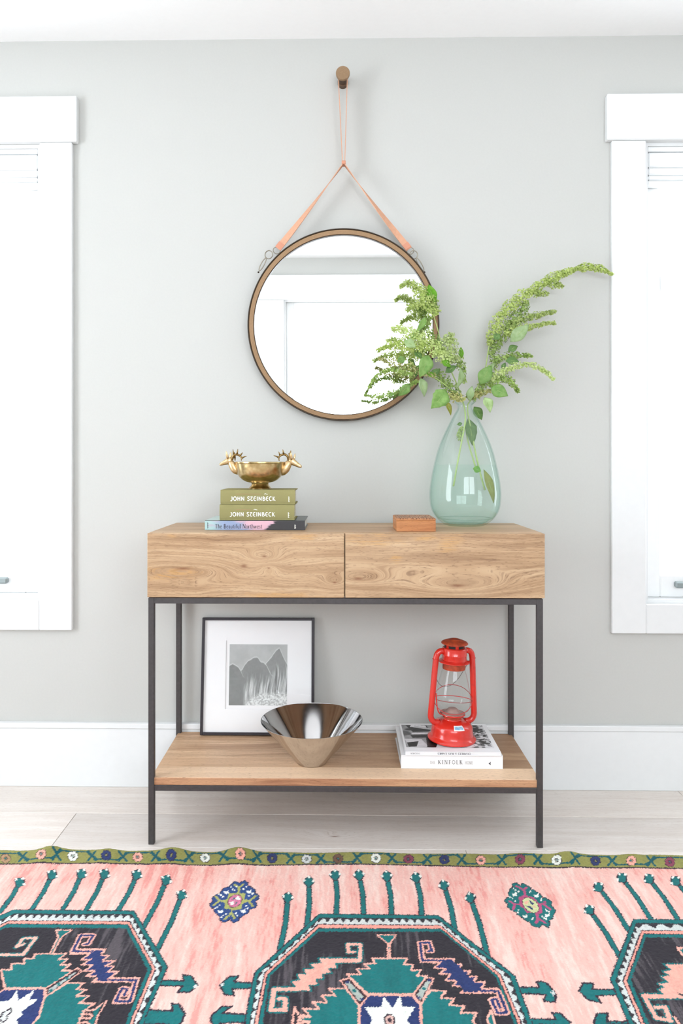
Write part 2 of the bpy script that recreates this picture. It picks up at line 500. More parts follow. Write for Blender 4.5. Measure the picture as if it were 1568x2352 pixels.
# ------------------------------------------------------------------ console table
T_Y0, T_Y1 = -0.380, -0.018            # front and back
YFR = T_Y0
TZ = at(784, 1225, YFR).z              # table top
DZ0 = at(784, 1374, YFR).z             # underside of the drawers
TXL, TXR = at(338, 1300, YFR).x, at(1251, 1300, YFR).x
GAP = at(791.5, 1300, YFR).x
SHZ = at(784, 1789, YFR + 0.006).z     # top of the lower shelf
table = thing('console_table', 'mango wood console table with two drawers on a dark iron frame', 'table', ((TXL + TXR) / 2, (T_Y0 + T_Y1) / 2, 0))
TX, TY = table.location.x, table.location.y
def tl(px, py):     # local (x, z) on the drawer face
    p = at(px, py, YFR); return p.x - TX, p.z
def kn(px, py, su, sv, amp): x, z = tl(px, py); return (x, z, su, sv, amp)
def pt(px, py, su, sv): x, z = tl(px, py); return (x, z, su, sv)
M['drawerL'] = wood_mat('mango_wood_left', 'X', 'Z',
    knots=[kn(607, 1278, .05, .022, .035), kn(617, 1305, .03, .016, -.03), kn(768, 1338, .04, .02, .03), kn(420, 1306, .17, .03, -.05), kn(560, 1300, .07, .04, .02)],
    patches=[pt(390, 1318, .09, .022), pt(690, 1234, .045, .014), pt(640, 1369, .13, .012), pt(395, 1232, .02, .007)], seed=3.1, warpk=.07)
M['drawerR'] = wood_mat('mango_wood_right', 'X', 'Z',
    knots=[kn(1050, 1345, .17, .034, .075), kn(822, 1329, .10, .028, .055)],
    patches=[pt(860, 1240, .09, .022), pt(1030, 1246, .045, .03), pt(910, 1285, .025, .014), pt(975, 1236, .04, .012)], seed=8.3, warpk=.035)
M['tabletop'] = wood_mat('mango_wood_top', 'X', 'Y', strips=[(-.2, -.12, rgb(196, 158, 122), .3, -.6, .3), (-.12, -.04, rgb(170, 132, 100), .4, -.3, .2), (.03, .1, rgb(216, 184, 148), .5, -.2, .3)], seed=5.0)
M['shelfwood'] = wood_mat('mango_wood_shelf', 'X', 'Y', strips=[(-.2, -.098, rgb(236, 204, 170), .75, -.75, -.35), (-.098, -.035, rgb(146, 112, 84), .7, -.15, .25), (-.098, -.035, rgb(206, 166, 130), .4, .4, -.4), (-.035, .015, rgb(176, 142, 110), .6, -.1, .3), (.015, .2, rgb(140, 104, 78), .6, -.2, .3)], seed=12.0, pal=dict(dark=rgb(166, 128, 96), mid=rgb(200, 162, 128), light=rgb(226, 192, 156), gold=rgb(214, 170, 120), pore=rgb(136, 102, 76)))
M['shelfedge'] = wood_mat('mango_wood_edge', 'X', 'Z', seed=21.0, pal=dict(dark=rgb(142, 96, 70), mid=rgb(182, 134, 100), light=rgb(206, 162, 124), gold=rgb(206, 150, 100), pore=rgb(112, 76, 54)))
obj('cabinet_body', box(TXL, TXR, YFR + 0.022, T_Y1, DZ0 + 0.0005, TZ, 0.0015), M['tabletop'], table, world=True)
for a, b, m in ((TXL, GAP - 0.0016, 'drawerL'), (GAP + 0.0016, TXR, 'drawerR')):
    d = obj('drawer', box(a, b, YFR, YFR + 0.021, DZ0 + 0.001, TZ - 0.0005, 0.0012), M[m], table, world=True)
LW = 0.0165
RZ0 = at(784, 1388, YFR).z
lx0, lx1 = at(340, 1500, YFR).x, at(1247, 1500, YFR).x
for xa in (lx0, lx1 - LW):
    for ya in (YFR + 0.001, T_Y1 - LW):
        obj('leg', box(xa, xa + LW, ya, ya + LW, 0.0, DZ0 - 0.001, 0.001), M['iron'], table, world=True)
obj('front_rail', box(lx0 + LW, lx1 - LW, YFR + 0.0015, YFR + LW, RZ0, DZ0 - 0.001, 0.001), M['iron'], table, world=True)
obj('back_rail', box(lx0 + LW, lx1 - LW, T_Y1 - LW, T_Y1 - 0.001, RZ0, DZ0 - 0.001, 0.001), M['iron'], table, world=True)
for xa in (lx0, lx1 - LW):
    obj('side_rail', box(xa + 0.001, xa + LW - 0.001, YFR + LW, T_Y1 - LW, RZ0, DZ0 - 0.001, 0.001), M['iron'], table, world=True)
st = 0.021
sx0, sx1 = lx0 + 0.006, lx1 - 0.006
obj('shelf', box(sx0, sx1, YFR + 0.009, T_Y1 - 0.004, SHZ - st, SHZ, 0.001), M['shelfwood'], table, world=True)
obj('shelf_edge', box(sx0, sx1, YFR + 0.005, YFR + 0.009, SHZ - st, SHZ - 0.0004, 0.0012), M['shelfedge'], table, world=True)
obj('shelf_rail', box(lx0 + LW, lx1 - LW, YFR + 0.003, YFR + LW, SHZ - st - 0.016, SHZ - st, 0.001), M['iron'], table, world=True)
obj('shelf_rail', box(lx0 + LW, lx1 - LW, T_Y1 - LW, T_Y1 - 0.001, SHZ - st - 0.016, SHZ - st, 0.001), M['iron'], table, world=True)
for xa in (lx0, lx1 - LW):
    obj('shelf_rail', box(xa + 0.001, xa + LW - 0.001, YFR + LW, T_Y1 - LW, SHZ - st - 0.016, SHZ - st, 0.001), M['iron'], table, world=True)

# ------------------------------------------------------------------ lettering: stroke alphabets
TK, TN_ = 0.19, 0.085
def arc(cx, cy, rx, ry, a0, a1, n=14):
    return [(cx + rx * math.cos(math.radians(a0 + (a1 - a0) * i / n)), cy + ry * math.sin(math.radians(a0 + (a1 - a0) * i / n))) for i in range(n + 1)]
def sv(x, y0=0.0, y1=1.0, w=None, s0=True, s1=True):
    o = [([(x, y0), (x, y1)], w or TK)]
    if s0: o.append(([(x - .15, y0 + .03), (x + .15, y0 + .03)], .06))
    if s1: o.append(([(x - .15, y1 - .03), (x + .15, y1 - .03)], .06))
    return o
ROMAN = {
 'A': (.82, [([(.05, 0), (.38, 1)], TN_), ([(.38, 1), (.74, 0)], TK), ([(.17, .34), (.62, .34)], .07)]),
 'B': (.72, sv(.15) + [(arc(.15, .75, .38, .25, 90, -90), .12), (arc(.15, .26, .46, .26, 90, -90), .13)]),
 'C': (.78, [(arc(.42, .5, .37, .5, 48, 312), .14)]),
 'E': (.68, sv(.15) + [([(.15, .97), (.58, .97)], .07), ([(.15, .52), (.5, .52)], .07), ([(.15, .03), (.62, .03)], .07)]),
 'F': (.64, sv(.15) + [([(.15, .97), (.58, .97)], .07), ([(.15, .52), (.5, .52)], .07)]),
 'H': (.9, sv(.15) + sv(.75) + [([(.15, .52), (.75, .52)], .07)]),
 'I': (.38, sv(.19)),
 'J': (.5, [([(.3, 1), (.3, .1), (.2, -.12), (.04, -.12)], .15), ([(.14, .97), (.46, .97)], .06)]),
 'K': (.82, sv(.15) + [([(.15, .42), (.68, 1)], TN_), ([(.32, .56), (.76, 0)], TK)]),
 'L': (.64, sv(.15) + [([(.15, .03), (.6, .03)], .07)]),
 'M': (1.02, sv(.12, w=TN_) + sv(.88) + [([(.12, 1), (.5, 0)], .16), ([(.5, 0), (.88, 1)], TN_)]),
 'N': (.92, sv(.13, w=TN_) + sv(.78, w=TN_, s0=False) + [([(.13, 1), (.78, 0)], TK)]),
 'O': (.92, [(arc(.45, .5, .39, .48, 0, 360, 24), .13)]),
 'R': (.78, sv(.15) + [(arc(.15, .74, .4, .26, 90, -90), .12), ([(.35, .48), (.74, 0)], TK)]),
 'S': (.58, [([(.48, .82), (.38, .97), (.2, .97), (.08, .8), (.14, .62), (.42, .44), (.5, .24), (.38, .04), (.18, .02), (.06, .18)], .13)]),
 'T': (.74, sv(.36, s1=False) + [([(.02, .96), (.7, .96)], .08)]),
 'Y': (.76, [([(.05, 1), (.38, .48)], TK), ([(.72, 1), (.38, .48)], TN_), ([(.38, .48), (.38, 0)], TK)]),
 '&': (.9, [([(.84, .42), (.5, .03), (.2, .03), (.08, .24), (.24, .46), (.5, .66), (.5, .88), (.36, .98), (.24, .84), (.34, .6), (.86, 0)], .1)]),
 'h': (.6, sv(.12) + [([(.12, .46), (.3, .62), (.44, .56), (.46, .4), (.46, 0)], .12)]),
 'e': (.5, [(arc(.26, .31, .2, .3, 15, 315), .11), ([(.07, .36), (.44, .36)], .06)]),
 'a': (.5, [([(.08, .5), (.2, .62), (.36, .56), (.38, .4), (.38, .06), (.46, .0)], .12), (arc(.22, .18, .15, .17, 70, 330), .1)]),
 'u': (.6, [([(.1, .62), (.1, .18), (.2, .02), (.34, .06), (.46, .18)], .12), ([(.46, .62), (.46, 0)], .13)]),
 't': (.38, [([(.17, .84), (.17, .14), (.26, .01), (.36, .06)], .12), ([(.02, .6), (.34, .6)], .06)]),
 'i': (.3, sv(.14, 0, .62) + [([(.14, .8), (.14, .93)], .14)]),
 'f': (.36, [([(.15, 0), (.15, .84), (.26, 1), (.4, .94)], .12), ([(.02, .6), (.34, .6)], .06)]),
 'l': (.3, sv(.14)),
 'o': (.54, [(arc(.26, .31, .2, .3, 0, 360, 18), .11)]),
 'r': (.44, sv(.12, 0, .62) + [([(.12, .42), (.26, .6), (.4, .58)], .1)]),
 'w': (.8, [([(.04, .62), (.22, 0)], .13), ([(.22, 0), (.38, .6)], .07), ([(.38, .62), (.56, 0)], .13), ([(.56, 0), (.74, .62)], .07)]),
 's': (.42, [([(.34, .5), (.26, .61), (.12, .58), (.08, .46), (.3, .26), (.34, .12), (.24, .0), (.06, .08)], .1)]),
 ' ': (.36, []),
}
UNCIAL = {
 'J': (.5, [([(.34, 1), (.34, .16), (.24, -.06), (.08, -.06), (.02, .06)], .19), ([(.12, .96), (.44, .96)], .08)]),
 'O': (.88, [(arc(.43, .5, .34, .47, 0, 360, 24), .2)]),
 'H': (.8, [([(.16, 0), (.16, 1)], .2), ([(.16, .5), (.4, .62), (.6, .46), (.62, .0)], .19), ([(.6, .5), (.64, 1)], .16)]),
 'N': (.84, [([(.14, 0), (.14, 1)], .2), ([(.14, .96), (.66, .06)], .16), ([(.66, 0), (.66, 1)], .18)]),
 'S': (.62, [([(.52, .84), (.4, 1), (.2, .98), (.08, .8), (.18, .6), (.44, .42), (.54, .22), (.4, .02), (.18, .0), (.04, .16)], .17)]),
 'T': (.68, [([(.04, .86), (.14, .97), (.62, .95)], .13), ([(.5, .95), (.2, .5), (.14, .22), (.26, .03), (.48, .03), (.6, .16)], .17)]),
 'E': (.66, [(arc(.38, .5, .3, .48, 60, 300), .19), ([(.12, .5), (.56, .52)], .09)]),
 'I': (.34, [([(.16, 0), (.16, 1)], .2), ([(.04, .04), (.28, .04)], .08), ([(.04, .96), (.28, .96)], .08)]),
 'B': (.72, [([(.16, 0), (.16, 1)], .2), (arc(.16, .76, .32, .23, 90, -90), .14), (arc(.16, .27, .44, .27, 90, -90), .16)]),
 'C': (.7, [(arc(.4, .5, .32, .48, 55, 305), .19)]),
 'K': (.78, [([(.16, 0), (.16, 1)], .2), ([(.18, .44), (.58, 1)], .11), ([(.3, .56), (.5, .1), (.72, .02)], .18)]),
 ' ': (.44, []),
}
def text_mesh(s, font, height, tracking=0.06, squeeze=1.0, weight=1.0):
    """flat strokes in the local x-z plane facing -y, starting at x = 0; returns (bmesh, width)"""
    bm = bmesh.new(); x = 0.0
    for ch in s:
        adv, strokes = font[ch]
        for k, (pts, w) in enumerate(strokes):
            w = w * weight
            P = [((x + a) * height * squeeze, b * height) for a, b in pts]
            yo = -0.00002 * (k % 4)
            L, R = [], []
            n = len(P)
            for i in range(n):
                a = P[max(0, i - 1)]; b = P[min(n - 1, i + 1)]
                if n > 3 and P[0] == P[-1] and i in (0, n - 1): a, b = P[-2], P[1]
                dx, dy = b[0] - a[0], b[1] - a[1]; d = math.hypot(dx, dy) or 1
                nx, ny = -dy / d * w * height / 2, dx / d * w * height / 2
                L.append(bm.verts.new((P[i][0] + nx, yo, P[i][1] + ny))); R.append(bm.verts.new((P[i][0] - nx, yo, P[i][1] - ny)))
            for i in range(n - 1):
                bm.faces.new((L[i], R[i], R[i + 1], L[i + 1]))
        x += adv + tracking
    return bm, (x - tracking) * height * squeeze
def place_text(name, s, font, parent, x, y, z, height, width=None, rot=0.0, mat=None, tracking=0.06, weight=1.0, center=False):
    """x, y, z world of the lower-left of the line (or its centre); rot turns it in the x-z plane"""
    bm, w = text_mesh(s, font, height, tracking, 1.0, weight)
    if width:
        bmesh.ops.scale(bm, vec=(width / w, 1, 1), verts=bm.verts[:]); w = width
    m = Matrix.Translation((x, y, z)) @ Matrix.Rotation(rot, 4, 'Y')
    if center: m = m @ Matrix.Translation((-w / 2, 0, -height / 2))
    bm.transform(m)
    return obj(name, bm, mat, parent, world=True)

# a flat sheet whose print is a colour per point (u to the right, v up, both 0..1)
def printed_mat(name, rough=0.5, spec=0.4):
    t = NT(name)
    a = t.new('ShaderNodeAttribute', attribute_name='print'); t.set(color=a.outputs['Color'], rough=rough, spec=spec)
    return t.m
M['print'] = printed_mat('printed_paper', 0.35)
def printed_sheet(name, corners, nu, nv, fn, parent, mat):
    u = np.linspace(0, 1, nu); v = np.linspace(0, 1, nv)
    U, V = np.meshgrid(u, v)
    c00, c10, c11, c01 = [np.array(c) for c in corners]
    Pn = (c00 * ((1 - U) * (1 - V))[..., None] + c10 * (U * (1 - V))[..., None] + c11 * (U * V)[..., None] + c01 * ((1 - U) * V)[..., None]).reshape(-1, 3)
    idx = np.arange(nu * nv).reshape(nv, nu)
    q = np.stack([idx[:-1, :-1], idx[:-1, 1:], idx[1:, 1:], idx[1:, :-1]], -1).reshape(-1, 4)
    me = grid_mesh(name, Pn, q)
    colr = np.clip(fn(U, V), 0, 1)
    put_colour(me, 'print', colr.reshape(-1, 3))
    o = obj(name, me, mat, parent, world=True)
    return o
def grid_mesh(name, P, q):
    me = bpy.data.meshes.new(name)
    me.vertices.add(len(P)); me.vertices.foreach_set('co', P.astype(np.float32).ravel())
    me.loops.add(q.size); me.loops.foreach_set('vertex_index', q.astype(np.int32).ravel())
    me.polygons.add(len(q)); me.polygons.foreach_set('loop_start', np.arange(0, q.size, 4, dtype=np.int32))
    me.polygons.foreach_set('loop_total', np.full(len(q), 4, dtype=np.int32))
    me.update(calc_edges=True); me.validate()
    return me
def put_colour(me, name, lin):
    a = me.color_attributes.new(name, 'FLOAT_COLOR', 'POINT')
    c = np.ones((len(lin), 4), np.float32); c[:, :3] = lin
    a.data.foreach_set('color', c.ravel())
def lin(c):
    c = np.asarray(c, float)
    return np.where(c <= 0.04045, c / 12.92, ((c + 0.055) / 1.055) ** 2.4)
def C8(r, g, b): return lin(np.array([r, g, b]) / 255.0)
def hash2(ix, iy, s=0):
    h = (ix.astype(np.int64) * 374761393 + iy.astype(np.int64) * 668265263 + s * 974711) & 0x7fffffff
    h = ((h ^ (h >> 13)) * 1274126177) & 0x7fffffff
    return ((h ^ (h >> 16)) & 0xffff) / 65535.0
def vnoise(x, y, s=0):
    ix, iy = np.floor(x), np.floor(y); fx, fy = x - ix, y - iy
    fx = fx * fx * (3 - 2 * fx); fy = fy * fy * (3 - 2 * fy)
    a, b = hash2(ix, iy, s), hash2(ix + 1, iy, s); c, d = hash2(ix, iy + 1, s), hash2(ix + 1, iy + 1, s)
    return (a * (1 - fx) + b * fx) * (1 - fy) + (c * (1 - fx) + d * fx) * fy
def fbm(x, y, s=0, o=4):
    v = 0; a = 0.5; t = 0
    for i in range(o):
        v = v + a * vnoise(x * 2 ** i, y * 2 ** i, s + i * 17); t += a; a *= 0.55
    return v / t
def smst(x, a, b):
    t = np.clip((x - a) / (b - a), 0, 1); return t * t * (3 - 2 * t)
def mixn(a, b, t):
    return a * (1 - t[..., None]) + b * t[..., None]

# ------------------------------------------------------------------ books
def book(name, label, x0, x1, yf, depth, z0, th, cover, pages, rot=0.0, group=None, board=0.0028, round_=0.004, inset=0.004):
    t = thing(name, label, 'book', ((x0 + x1) / 2, yf + depth / 2, z0), (0, 0, rot), group)
    cx, cy = t.location.x, t.location.y
    hw, hd = (x1 - x0) / 2, depth / 2
    bm = box(-hw, hw, -hd + 0.002, hd, 0, board, 0.0006)
    box(-hw, hw, -hd + 0.002, hd, th - board, th, 0.0006, bm=bm)
    sp = bmesh.new()
    n = 8; prof = []
    for i in range(n + 1):
        a = -PI / 2 + PI * i / n
        prof.append((-hd + 0.004 - round_ * math.cos(a), th / 2 + th / 2 * math.sin(a)))
    prof += [(-hd + 0.0045, th), (-hd + 0.0045, 0)]
    V = [(-hw, y, z) for y, z in prof] + [(hw, y, z) for y, z in prof]
    m = len(prof)
    pyd(V, [(i, (i + 1) % m, m + (i + 1) % m, m + i) for i in range(m)] + [tuple(range(m - 1, -1, -1)), tuple(range(m, 2 * m))], bm)
    bmesh.ops.recalc_face_normals(bm, faces=bm.faces[:])
    obj('cover', bm, cover, t, smooth=30)
    obj('page_block', box(-hw + inset, hw - inset, -hd + 0.0048, hd - inset, board, th - board), pages, t)
    return t
def paper_mat(name, col):
    t = NT(name); P = t.sep(t.coord())
    n = t.noise(t.comb(t.mul(P[2], 900.0), 0.3, 0.0), 1.0, 2.0)
    t.set(color=t.ramp(n, [(0.35, tuple(c * 0.82 for c in col)), (0.65, col)]), rough=0.9, spec=0.1)
    return t.m
M['pages'] = paper_mat('cream_pages', rgb(230, 224, 206)); M['pagesw'] = paper_mat('white_pages', rgb(236, 236, 232))
def cloth_mat(name, col):
    t = NT(name); co = t.coord()
    n = t.noise(co, 900.0, 2.0); n2 = t.noise(co, 25.0, 3.0)
    c = t.mixc(n, tuple(x * 0.86 for x in col), tuple(min(1, x * 1.12) for x in col))
    c = t.mixc(t.mul(t.step(n2, 0.5, 0.8), 0.25), c, tuple(min(1, x * 1.25) for x in col))
    t.set(color=c, rough=0.85, spec=0.15); t.bump(n, 0.25, 0.0005)
    return t.m
M['olive'] = cloth_mat('olive_book_cloth', rgb(148, 142, 96))
M['ink_white'] = plain('white_ink', rgb(244, 243, 232), 0.6, var=0.02)
M['ink_dark'] = plain('dark_ink', rgb(58, 58, 66), 0.6, var=0.05)
M['ink_grey'] = plain('grey_ink', rgb(112, 110, 110), 0.6, var=0.05)
M['ink_pale'] = plain('pale_grey_ink', rgb(182, 180, 176), 0.6, var=0.05)
M['ink_red'] = plain('faded_red_ink', rgb(158, 134, 92), 0.7, var=0.05)
M['gloss_white'] = plain('white_book_jacket', rgb(240, 240, 241), 0.4, var=0.01)
M['gloss_dark'] = plain('black_book_jacket', rgb(70, 72, 72), 0.3, var=0.05)

# the large thin book lying at the bottom of the stack
yb = atz(590, 1218, TZ).y
bx0, bx1 = at(470, 1210, yb).x, at(700, 1210, yb).x
bth = at(590, 1196, yb).z - TZ
bd = 0.20
nw = book('landscape_book', 'thin jacketed book with pastel and black spine, bottom of the tabletop stack', bx0, bx1, yb, bd, TZ + 0.0002, bth, M['gloss_dark'], M['pagesw'], group='books stacked under the brass bowl')
def nw_spine(U, V):
    n = fbm(U * 14, V * 3, 3)
    c = mixn(C8(176, 206, 204) * np.ones(U.shape + (3,)), C8(150, 165, 196), smst(U + 0.1 * (n - .5), 0.03, 0.22))
    c = mixn(c, C8(222, 178, 190), smst(U + 0.25 * (n - .5) + 0.15 * (V - .5), 0.32, 0.52))
    c = mixn(c, C8(196, 170, 190), smst(fbm(U * 9, V * 4, 9), .5, .75) * .6)
    br = U + 0.12 * (V - .5) * -1 + 0.09 * (fbm(U * 4, V * 18, 21) - .5)
    c = mixn(c, C8(58, 56, 58), smst(br, 0.64, 0.665))
    return c
yf = yb - 0.0007
printed_sheet('spine_print', [(bx0 + .0005, yf, TZ + .001), (bx1 - .0005, yf, TZ + .001), (bx1 - .0005, yf, TZ + bth - .001), (bx0 + .0005, yf, TZ + bth - .001)], 240, 24, nw_spine, nw, M['print'])
def nw_cover(U, V):
    n = fbm(U * 6, V * 6, 4)
    c = mixn(C8(186, 206, 202) * np.ones(U.shape + (3,)), C8(196, 186, 200), smst(U + .2 * (n - .5), .2, .6))
    return mixn(c, C8(88, 94, 92), smst(U + .06 * (n - .5), .66, .7))
zt = TZ + bth + 0.0005
printed_sheet('jacket_print', [(bx0 + .001, yb + .004, zt), (bx1 - .001, yb + .004, zt), (bx1 - .001, yb + bd - .001, zt), (bx0 + .001, yb + bd - .001, zt)], 60, 40, nw_cover, nw, M['print'])
sc_ = bth / (1218 - 1196)
place_text('spine_title', 'The Beautiful Northwest', ROMAN, nw, at(493.5, 1213.5, yb).x, yf - .0004, at(493, 1213.5, yb).z, 10.0 * sc_, at(602, 1213, yb).x - at(493.5, 1213, yb).x, 0, M['ink_dark'], weight=0.95)
def tick_column(name, parent, px, py0, py1, y, w, mat, n=5):
    bm = bmesh.new()
    for i in range(n):
        a = at(px, py0 + (py1 - py0) * (i + 0.12) / n, y); b = at(px + w * (0.7 + 0.3 * (i % 2)), py0 + (py1 - py0) * (i + 0.78) / n, y)
        box(a.x, b.x, y - .0004, y - .0002, b.z, a.z, bm=bm)
    obj(name, bm, mat, parent, world=True)
tick_column('publisher_mark', nw, 676, 1205, 1215, yf, 3.5, M['ink_white'])
tick_column('author_mark', nw, 476, 1200, 1214, yf, 2.2, M['ink_dark'], 7)

# two olive cloth volumes
yo = yb + 0.004
zA = TZ + bth + 0.0012
lbl = ['lower of two olive green cloth books with white spine lettering', 'upper of two olive green cloth books, directly under the brass bowl']
specs = [(504.0, 675.0, 1197.5, 1161.5, (528, 632, 1188.5, 10.5)), (506.0, 676.0, 1161.0, 1127.5, (529.5, 633, 1152.5, 10.5))]
olive_top = None
for k, (pa, pb, pyb, pyt, (ta, tb, ty, th_)) in enumerate(specs):
    y = yo + 0.002 * k
    th = (pyb - pyt) * (y - CAM_Y) / F_PX
    ax, bx_ = at(pa, pyb, y).x, at(pb + 1, pyb, y).x
    b = book('cloth_book', lbl[k], ax, bx_, y, 0.145, zA, th, M['olive'], M['pages'], group='books stacked under the brass bowl', inset=0.005)
    ys = y - 0.0006
    z_of = lambda py: zA + (pyb - py) / (pyb - pyt) * th
    sc = th / (pyb - pyt)
    place_text('spine_author', 'JOHN STEINBECK', UNCIAL, b, at(ta, ty, y).x, ys - .0003, z_of(ty), th_ * sc * .88, at(tb, ty, y).x - at(ta, ty, y).x, 0, M['ink_white'], tracking=0.07)
    orn = bmesh.new()
    ox = at(611 if k == 1 else 587, ty, y).x
    tube(smooth_path([(ox - .006, ys - .0002, z_of(ty - 14.6)), (ox - .003, ys - .0002, z_of(ty - 16.6)), (ox, ys - .0002, z_of(ty - 15.2)), (ox + .005, ys - .0002, z_of(ty - 14.6))]), [0.0004, 0.0011, 0.0006], 6, orn, flat=(1, .2))
    obj('ornament', orn, M['ink_white'], b, world=True)
    obj('faded_title', box(at(541, ty, y).x, at(600 if k == 1 else 575, ty, y).x, ys - .0002, ys - .0001, z_of(ty - 16.2), z_of(ty - 14.4)), M['ink_red'], b, world=True)
    tick_column('publisher_mark', b, 661 + k, ty - 12, ty + 1, ys, 3, M['ink_white'], 6)
    zA += th + 0.0004
STACK_TOP = zA

# the two books on the lower shelf
yk = atz(1040, 1767, SHZ).y
k0, k1 = at(921, 1750, yk).x, at(1155, 1750, yk).x
kth = at(1040, 1736, yk).z - SHZ
kd = 0.235
kin = book('white_book', 'thick white book with grey spine lettering, flat on the shelf beneath the photo book', k0, k1, yk, kd, SHZ + .0002, kth, M['gloss_white'], M['pagesw'], group='books under the red lantern', round_=0.001)
ys = yk + 0.0028
cxk = (k0 + k1) / 2
ksc = kth / 31.0
zk = SHZ + kth * 0.33
place_text('spine_title', 'KINFOLK', ROMAN, kin, at(1006, 1755, yk).x, ys - .0004, zk + .0008, 9.2 * ksc, at(1062, 1755, yk).x - at(1006, 1755, yk).x, 0, M['ink_grey'], tracking=.34, weight=0.82)
place_text('spine_title', 'THE', ROMAN, kin, at(987, 1755, yk).x, ys - .0004, zk + .001, 7 * ksc, at(999, 1755, yk).x - at(987, 1755, yk).x, 0, M['ink_pale'], tracking=.2)
place_text('spine_title', 'HOME', ROMAN, kin, at(1068, 1755, yk).x, ys - .0004, zk + .001, 7 * ksc, at(1086, 1755, yk).x - at(1068, 1755, yk).x, 0, M['ink_pale'], tracking=.2)
lx, lz = at(1125, 1755, yk).x, zk + .003
obj('publisher_mark', pyd([(lx - .004, ys - .0004, lz), (lx + .003, ys - .0004, lz + .006), (lx + .0016, ys - .0004, lz + .001), (lx + .003, ys - .0004, lz - .004)], [(0, 2, 1), (0, 3, 2)]), M['ink_dark'], kin, world=True)

ZE = SHZ + kth + 0.0006
ye = atz(1040, 1737, ZE).y
e0, e1 = at(931, 1737, ye).x, at(1151, 1737, ye).x
eth = 0.0115; ed = 0.232
eam = book('photo_book', 'white book with a black and white photo cover, directly under the red lantern', e0, e1, ye + .001, ed, ZE, eth, M['gloss_white'], M['pagesw'], group='books under the red lantern', round_=0.0006, board=0.002)
ys = ye + 0.0038
place_text('spine_title', 'CHARLES & RAY EAMES', ROMAN, eam, at(1043, 1733, ye).x, ys - .0004, ZE + eth * .5, 0.0052, at(1081, 1733, ye).x - at(1005, 1733, ye).x, PI, M['ink_dark'], center=True, tracking=.12)
place_text('publisher_name', 'TASCHEN', ROMAN, eam, at(954, 1733, ye).x, ys - .0004, ZE + eth * .5, 0.004, at(965, 1733, ye).x - at(943, 1733, ye).x, PI, M['ink_grey'], center=True, tracking=.12)
def photo_cover(U, V):
    n = fbm(U * 9, V * 9, 5); f = fbm(U * 40, V * 40, 8)
    g = np.full(U.shape, 0.62) + 0.25 * (n - .5)
    def blob(cu, cv, ru, rv, val, soft=.25, wob=.5):
        nonlocal g
        r = np.sqrt(((U - cu) / ru) ** 2 + ((V - cv) / rv) ** 2) + wob * (n - .5)
        m = smst(r, 1 + soft, 1 - soft); g = g * (1 - m) + val * m
    def quad(pts, val):
        nonlocal g
        m = in_poly(U, V, pts); g = np.where(m, val, g)
    # foliage on the right half
    lf = smst(fbm(U * 26, V * 26, 31), .38, .62)
    m = smst(U + .12 * (n - .5), .62, .7); g = g * (1 - m) + (.12 + .75 * lf) * m
    blob(.86, .78, .07, .1, .08)
    # seated and crouching figures, tilted furniture and pale paper
    quad([(.05, .98), (.3, 1), (.36, .7), (.12, .66)], .1)
    quad([(.12, 1), (.3, .98), (.3, .86), (.1, .9)], .92)
    quad([(.16, .96), (.42, .8), (.4, .74), (.14, .88)], .8)
    quad([(.08, .52), (.5, .58), (.56, .44), (.1, .4)], .12)
    quad([(.1, .62), (.4, .66), (.42, .58), (.1, .56)], .9)
    quad([(.0, .36), (.2, .34), (.26, .02), (.04, 0)], .85)
    quad([(.02, .2), (.16, .26), (.12, .03), (.03, .02)], .15)
    quad([(.26, .45), (.6, .4), (.5, .0), (.24, .0)], .1)
    quad([(.38, .2), (.6, .16), (.62, 0), (.34, 0)], .82)
    quad([(.5, .3), (.72, .22), (.8, .04), (.6, 0)], .95)
    blob(.03, .62, .06, .12, .35, .4, 1.2); blob(.42, .88, .06, .06, .75, .4)
    blob(.08, .78, .05, .05, .2, .4); blob(.48, .66, .05, .06, .55, .4)
    g = np.clip(g + .12 * (f - .5), 0.03, .97)
    s = np.stack([g, g * 1.0, g * 1.01], -1)
    return lin(np.clip(s, 0, 1))
def in_poly(X, Y, pts):
    ins = np.zeros(X.shape, bool); n = len(pts); j = n - 1
    for i in range(n):
        xi, yi = pts[i][0], pts[i][1]; xj, yj = pts[j][0], pts[j][1]
        if yi != yj:
            c = ((yi > Y) != (yj > Y)) & (X < (xj - xi) * (Y - yi) / (yj - yi) + xi)
            ins ^= c
        j = i
    return ins
zc = ZE + eth + 0.0004
cw = (e1 - e0)
printed_sheet('cover_photo', [(e0 + .02 * cw, ye + .035, zc), (e1 - .05 * cw, ye + .035, zc), (e1 - .05 * cw, ye + ed - .012, zc), (e0 + .02 * cw, ye + ed - .012, zc)], 220, 220, photo_cover, eam, M['print'])
EAMES_TOP = zc
# ------------------------------------------------------------------ round mirror on a leather strap
M['bronze'] = plain('bronze_band', rgb(128, 100, 70), 0.42, 0.5, var=0.08, scale=300, bump=0.05, bdist=0.0003)
M['darkrim'] = plain('dark_bronze_rim', rgb(58, 46, 34), 0.4, 0.6, var=0.1)
M['leather'] = plain('tan_leather', rgb(212, 160, 130), 0.6, var=0.05, scale=120, bump=0.1, bdist=0.0004, spec=0.3)
M['leather_edge'] = plain('leather_edge', rgb(204, 140, 112), 0.6, var=0.05)
M['nickel'] = plain('aged_nickel', rgb(150, 142, 126), 0.3, 0.9, var=0.1)
t_ = NT('silvered_glass'); t_.set(color=(0.955, 0.965, 0.96), metal=1.0, rough=0.0); M['mirror'] = t_.m
MR = 219.5 * 2.385 / F_PX
TILT = math.radians(1.5)
mc = at(788, 747.5, -0.036)
mirror = thing('round_mirror', 'large round mirror in a thin bronze frame hanging from a leather strap', 'mirror', (mc.x, mc.y, mc.z), (TILT, 0, 0))
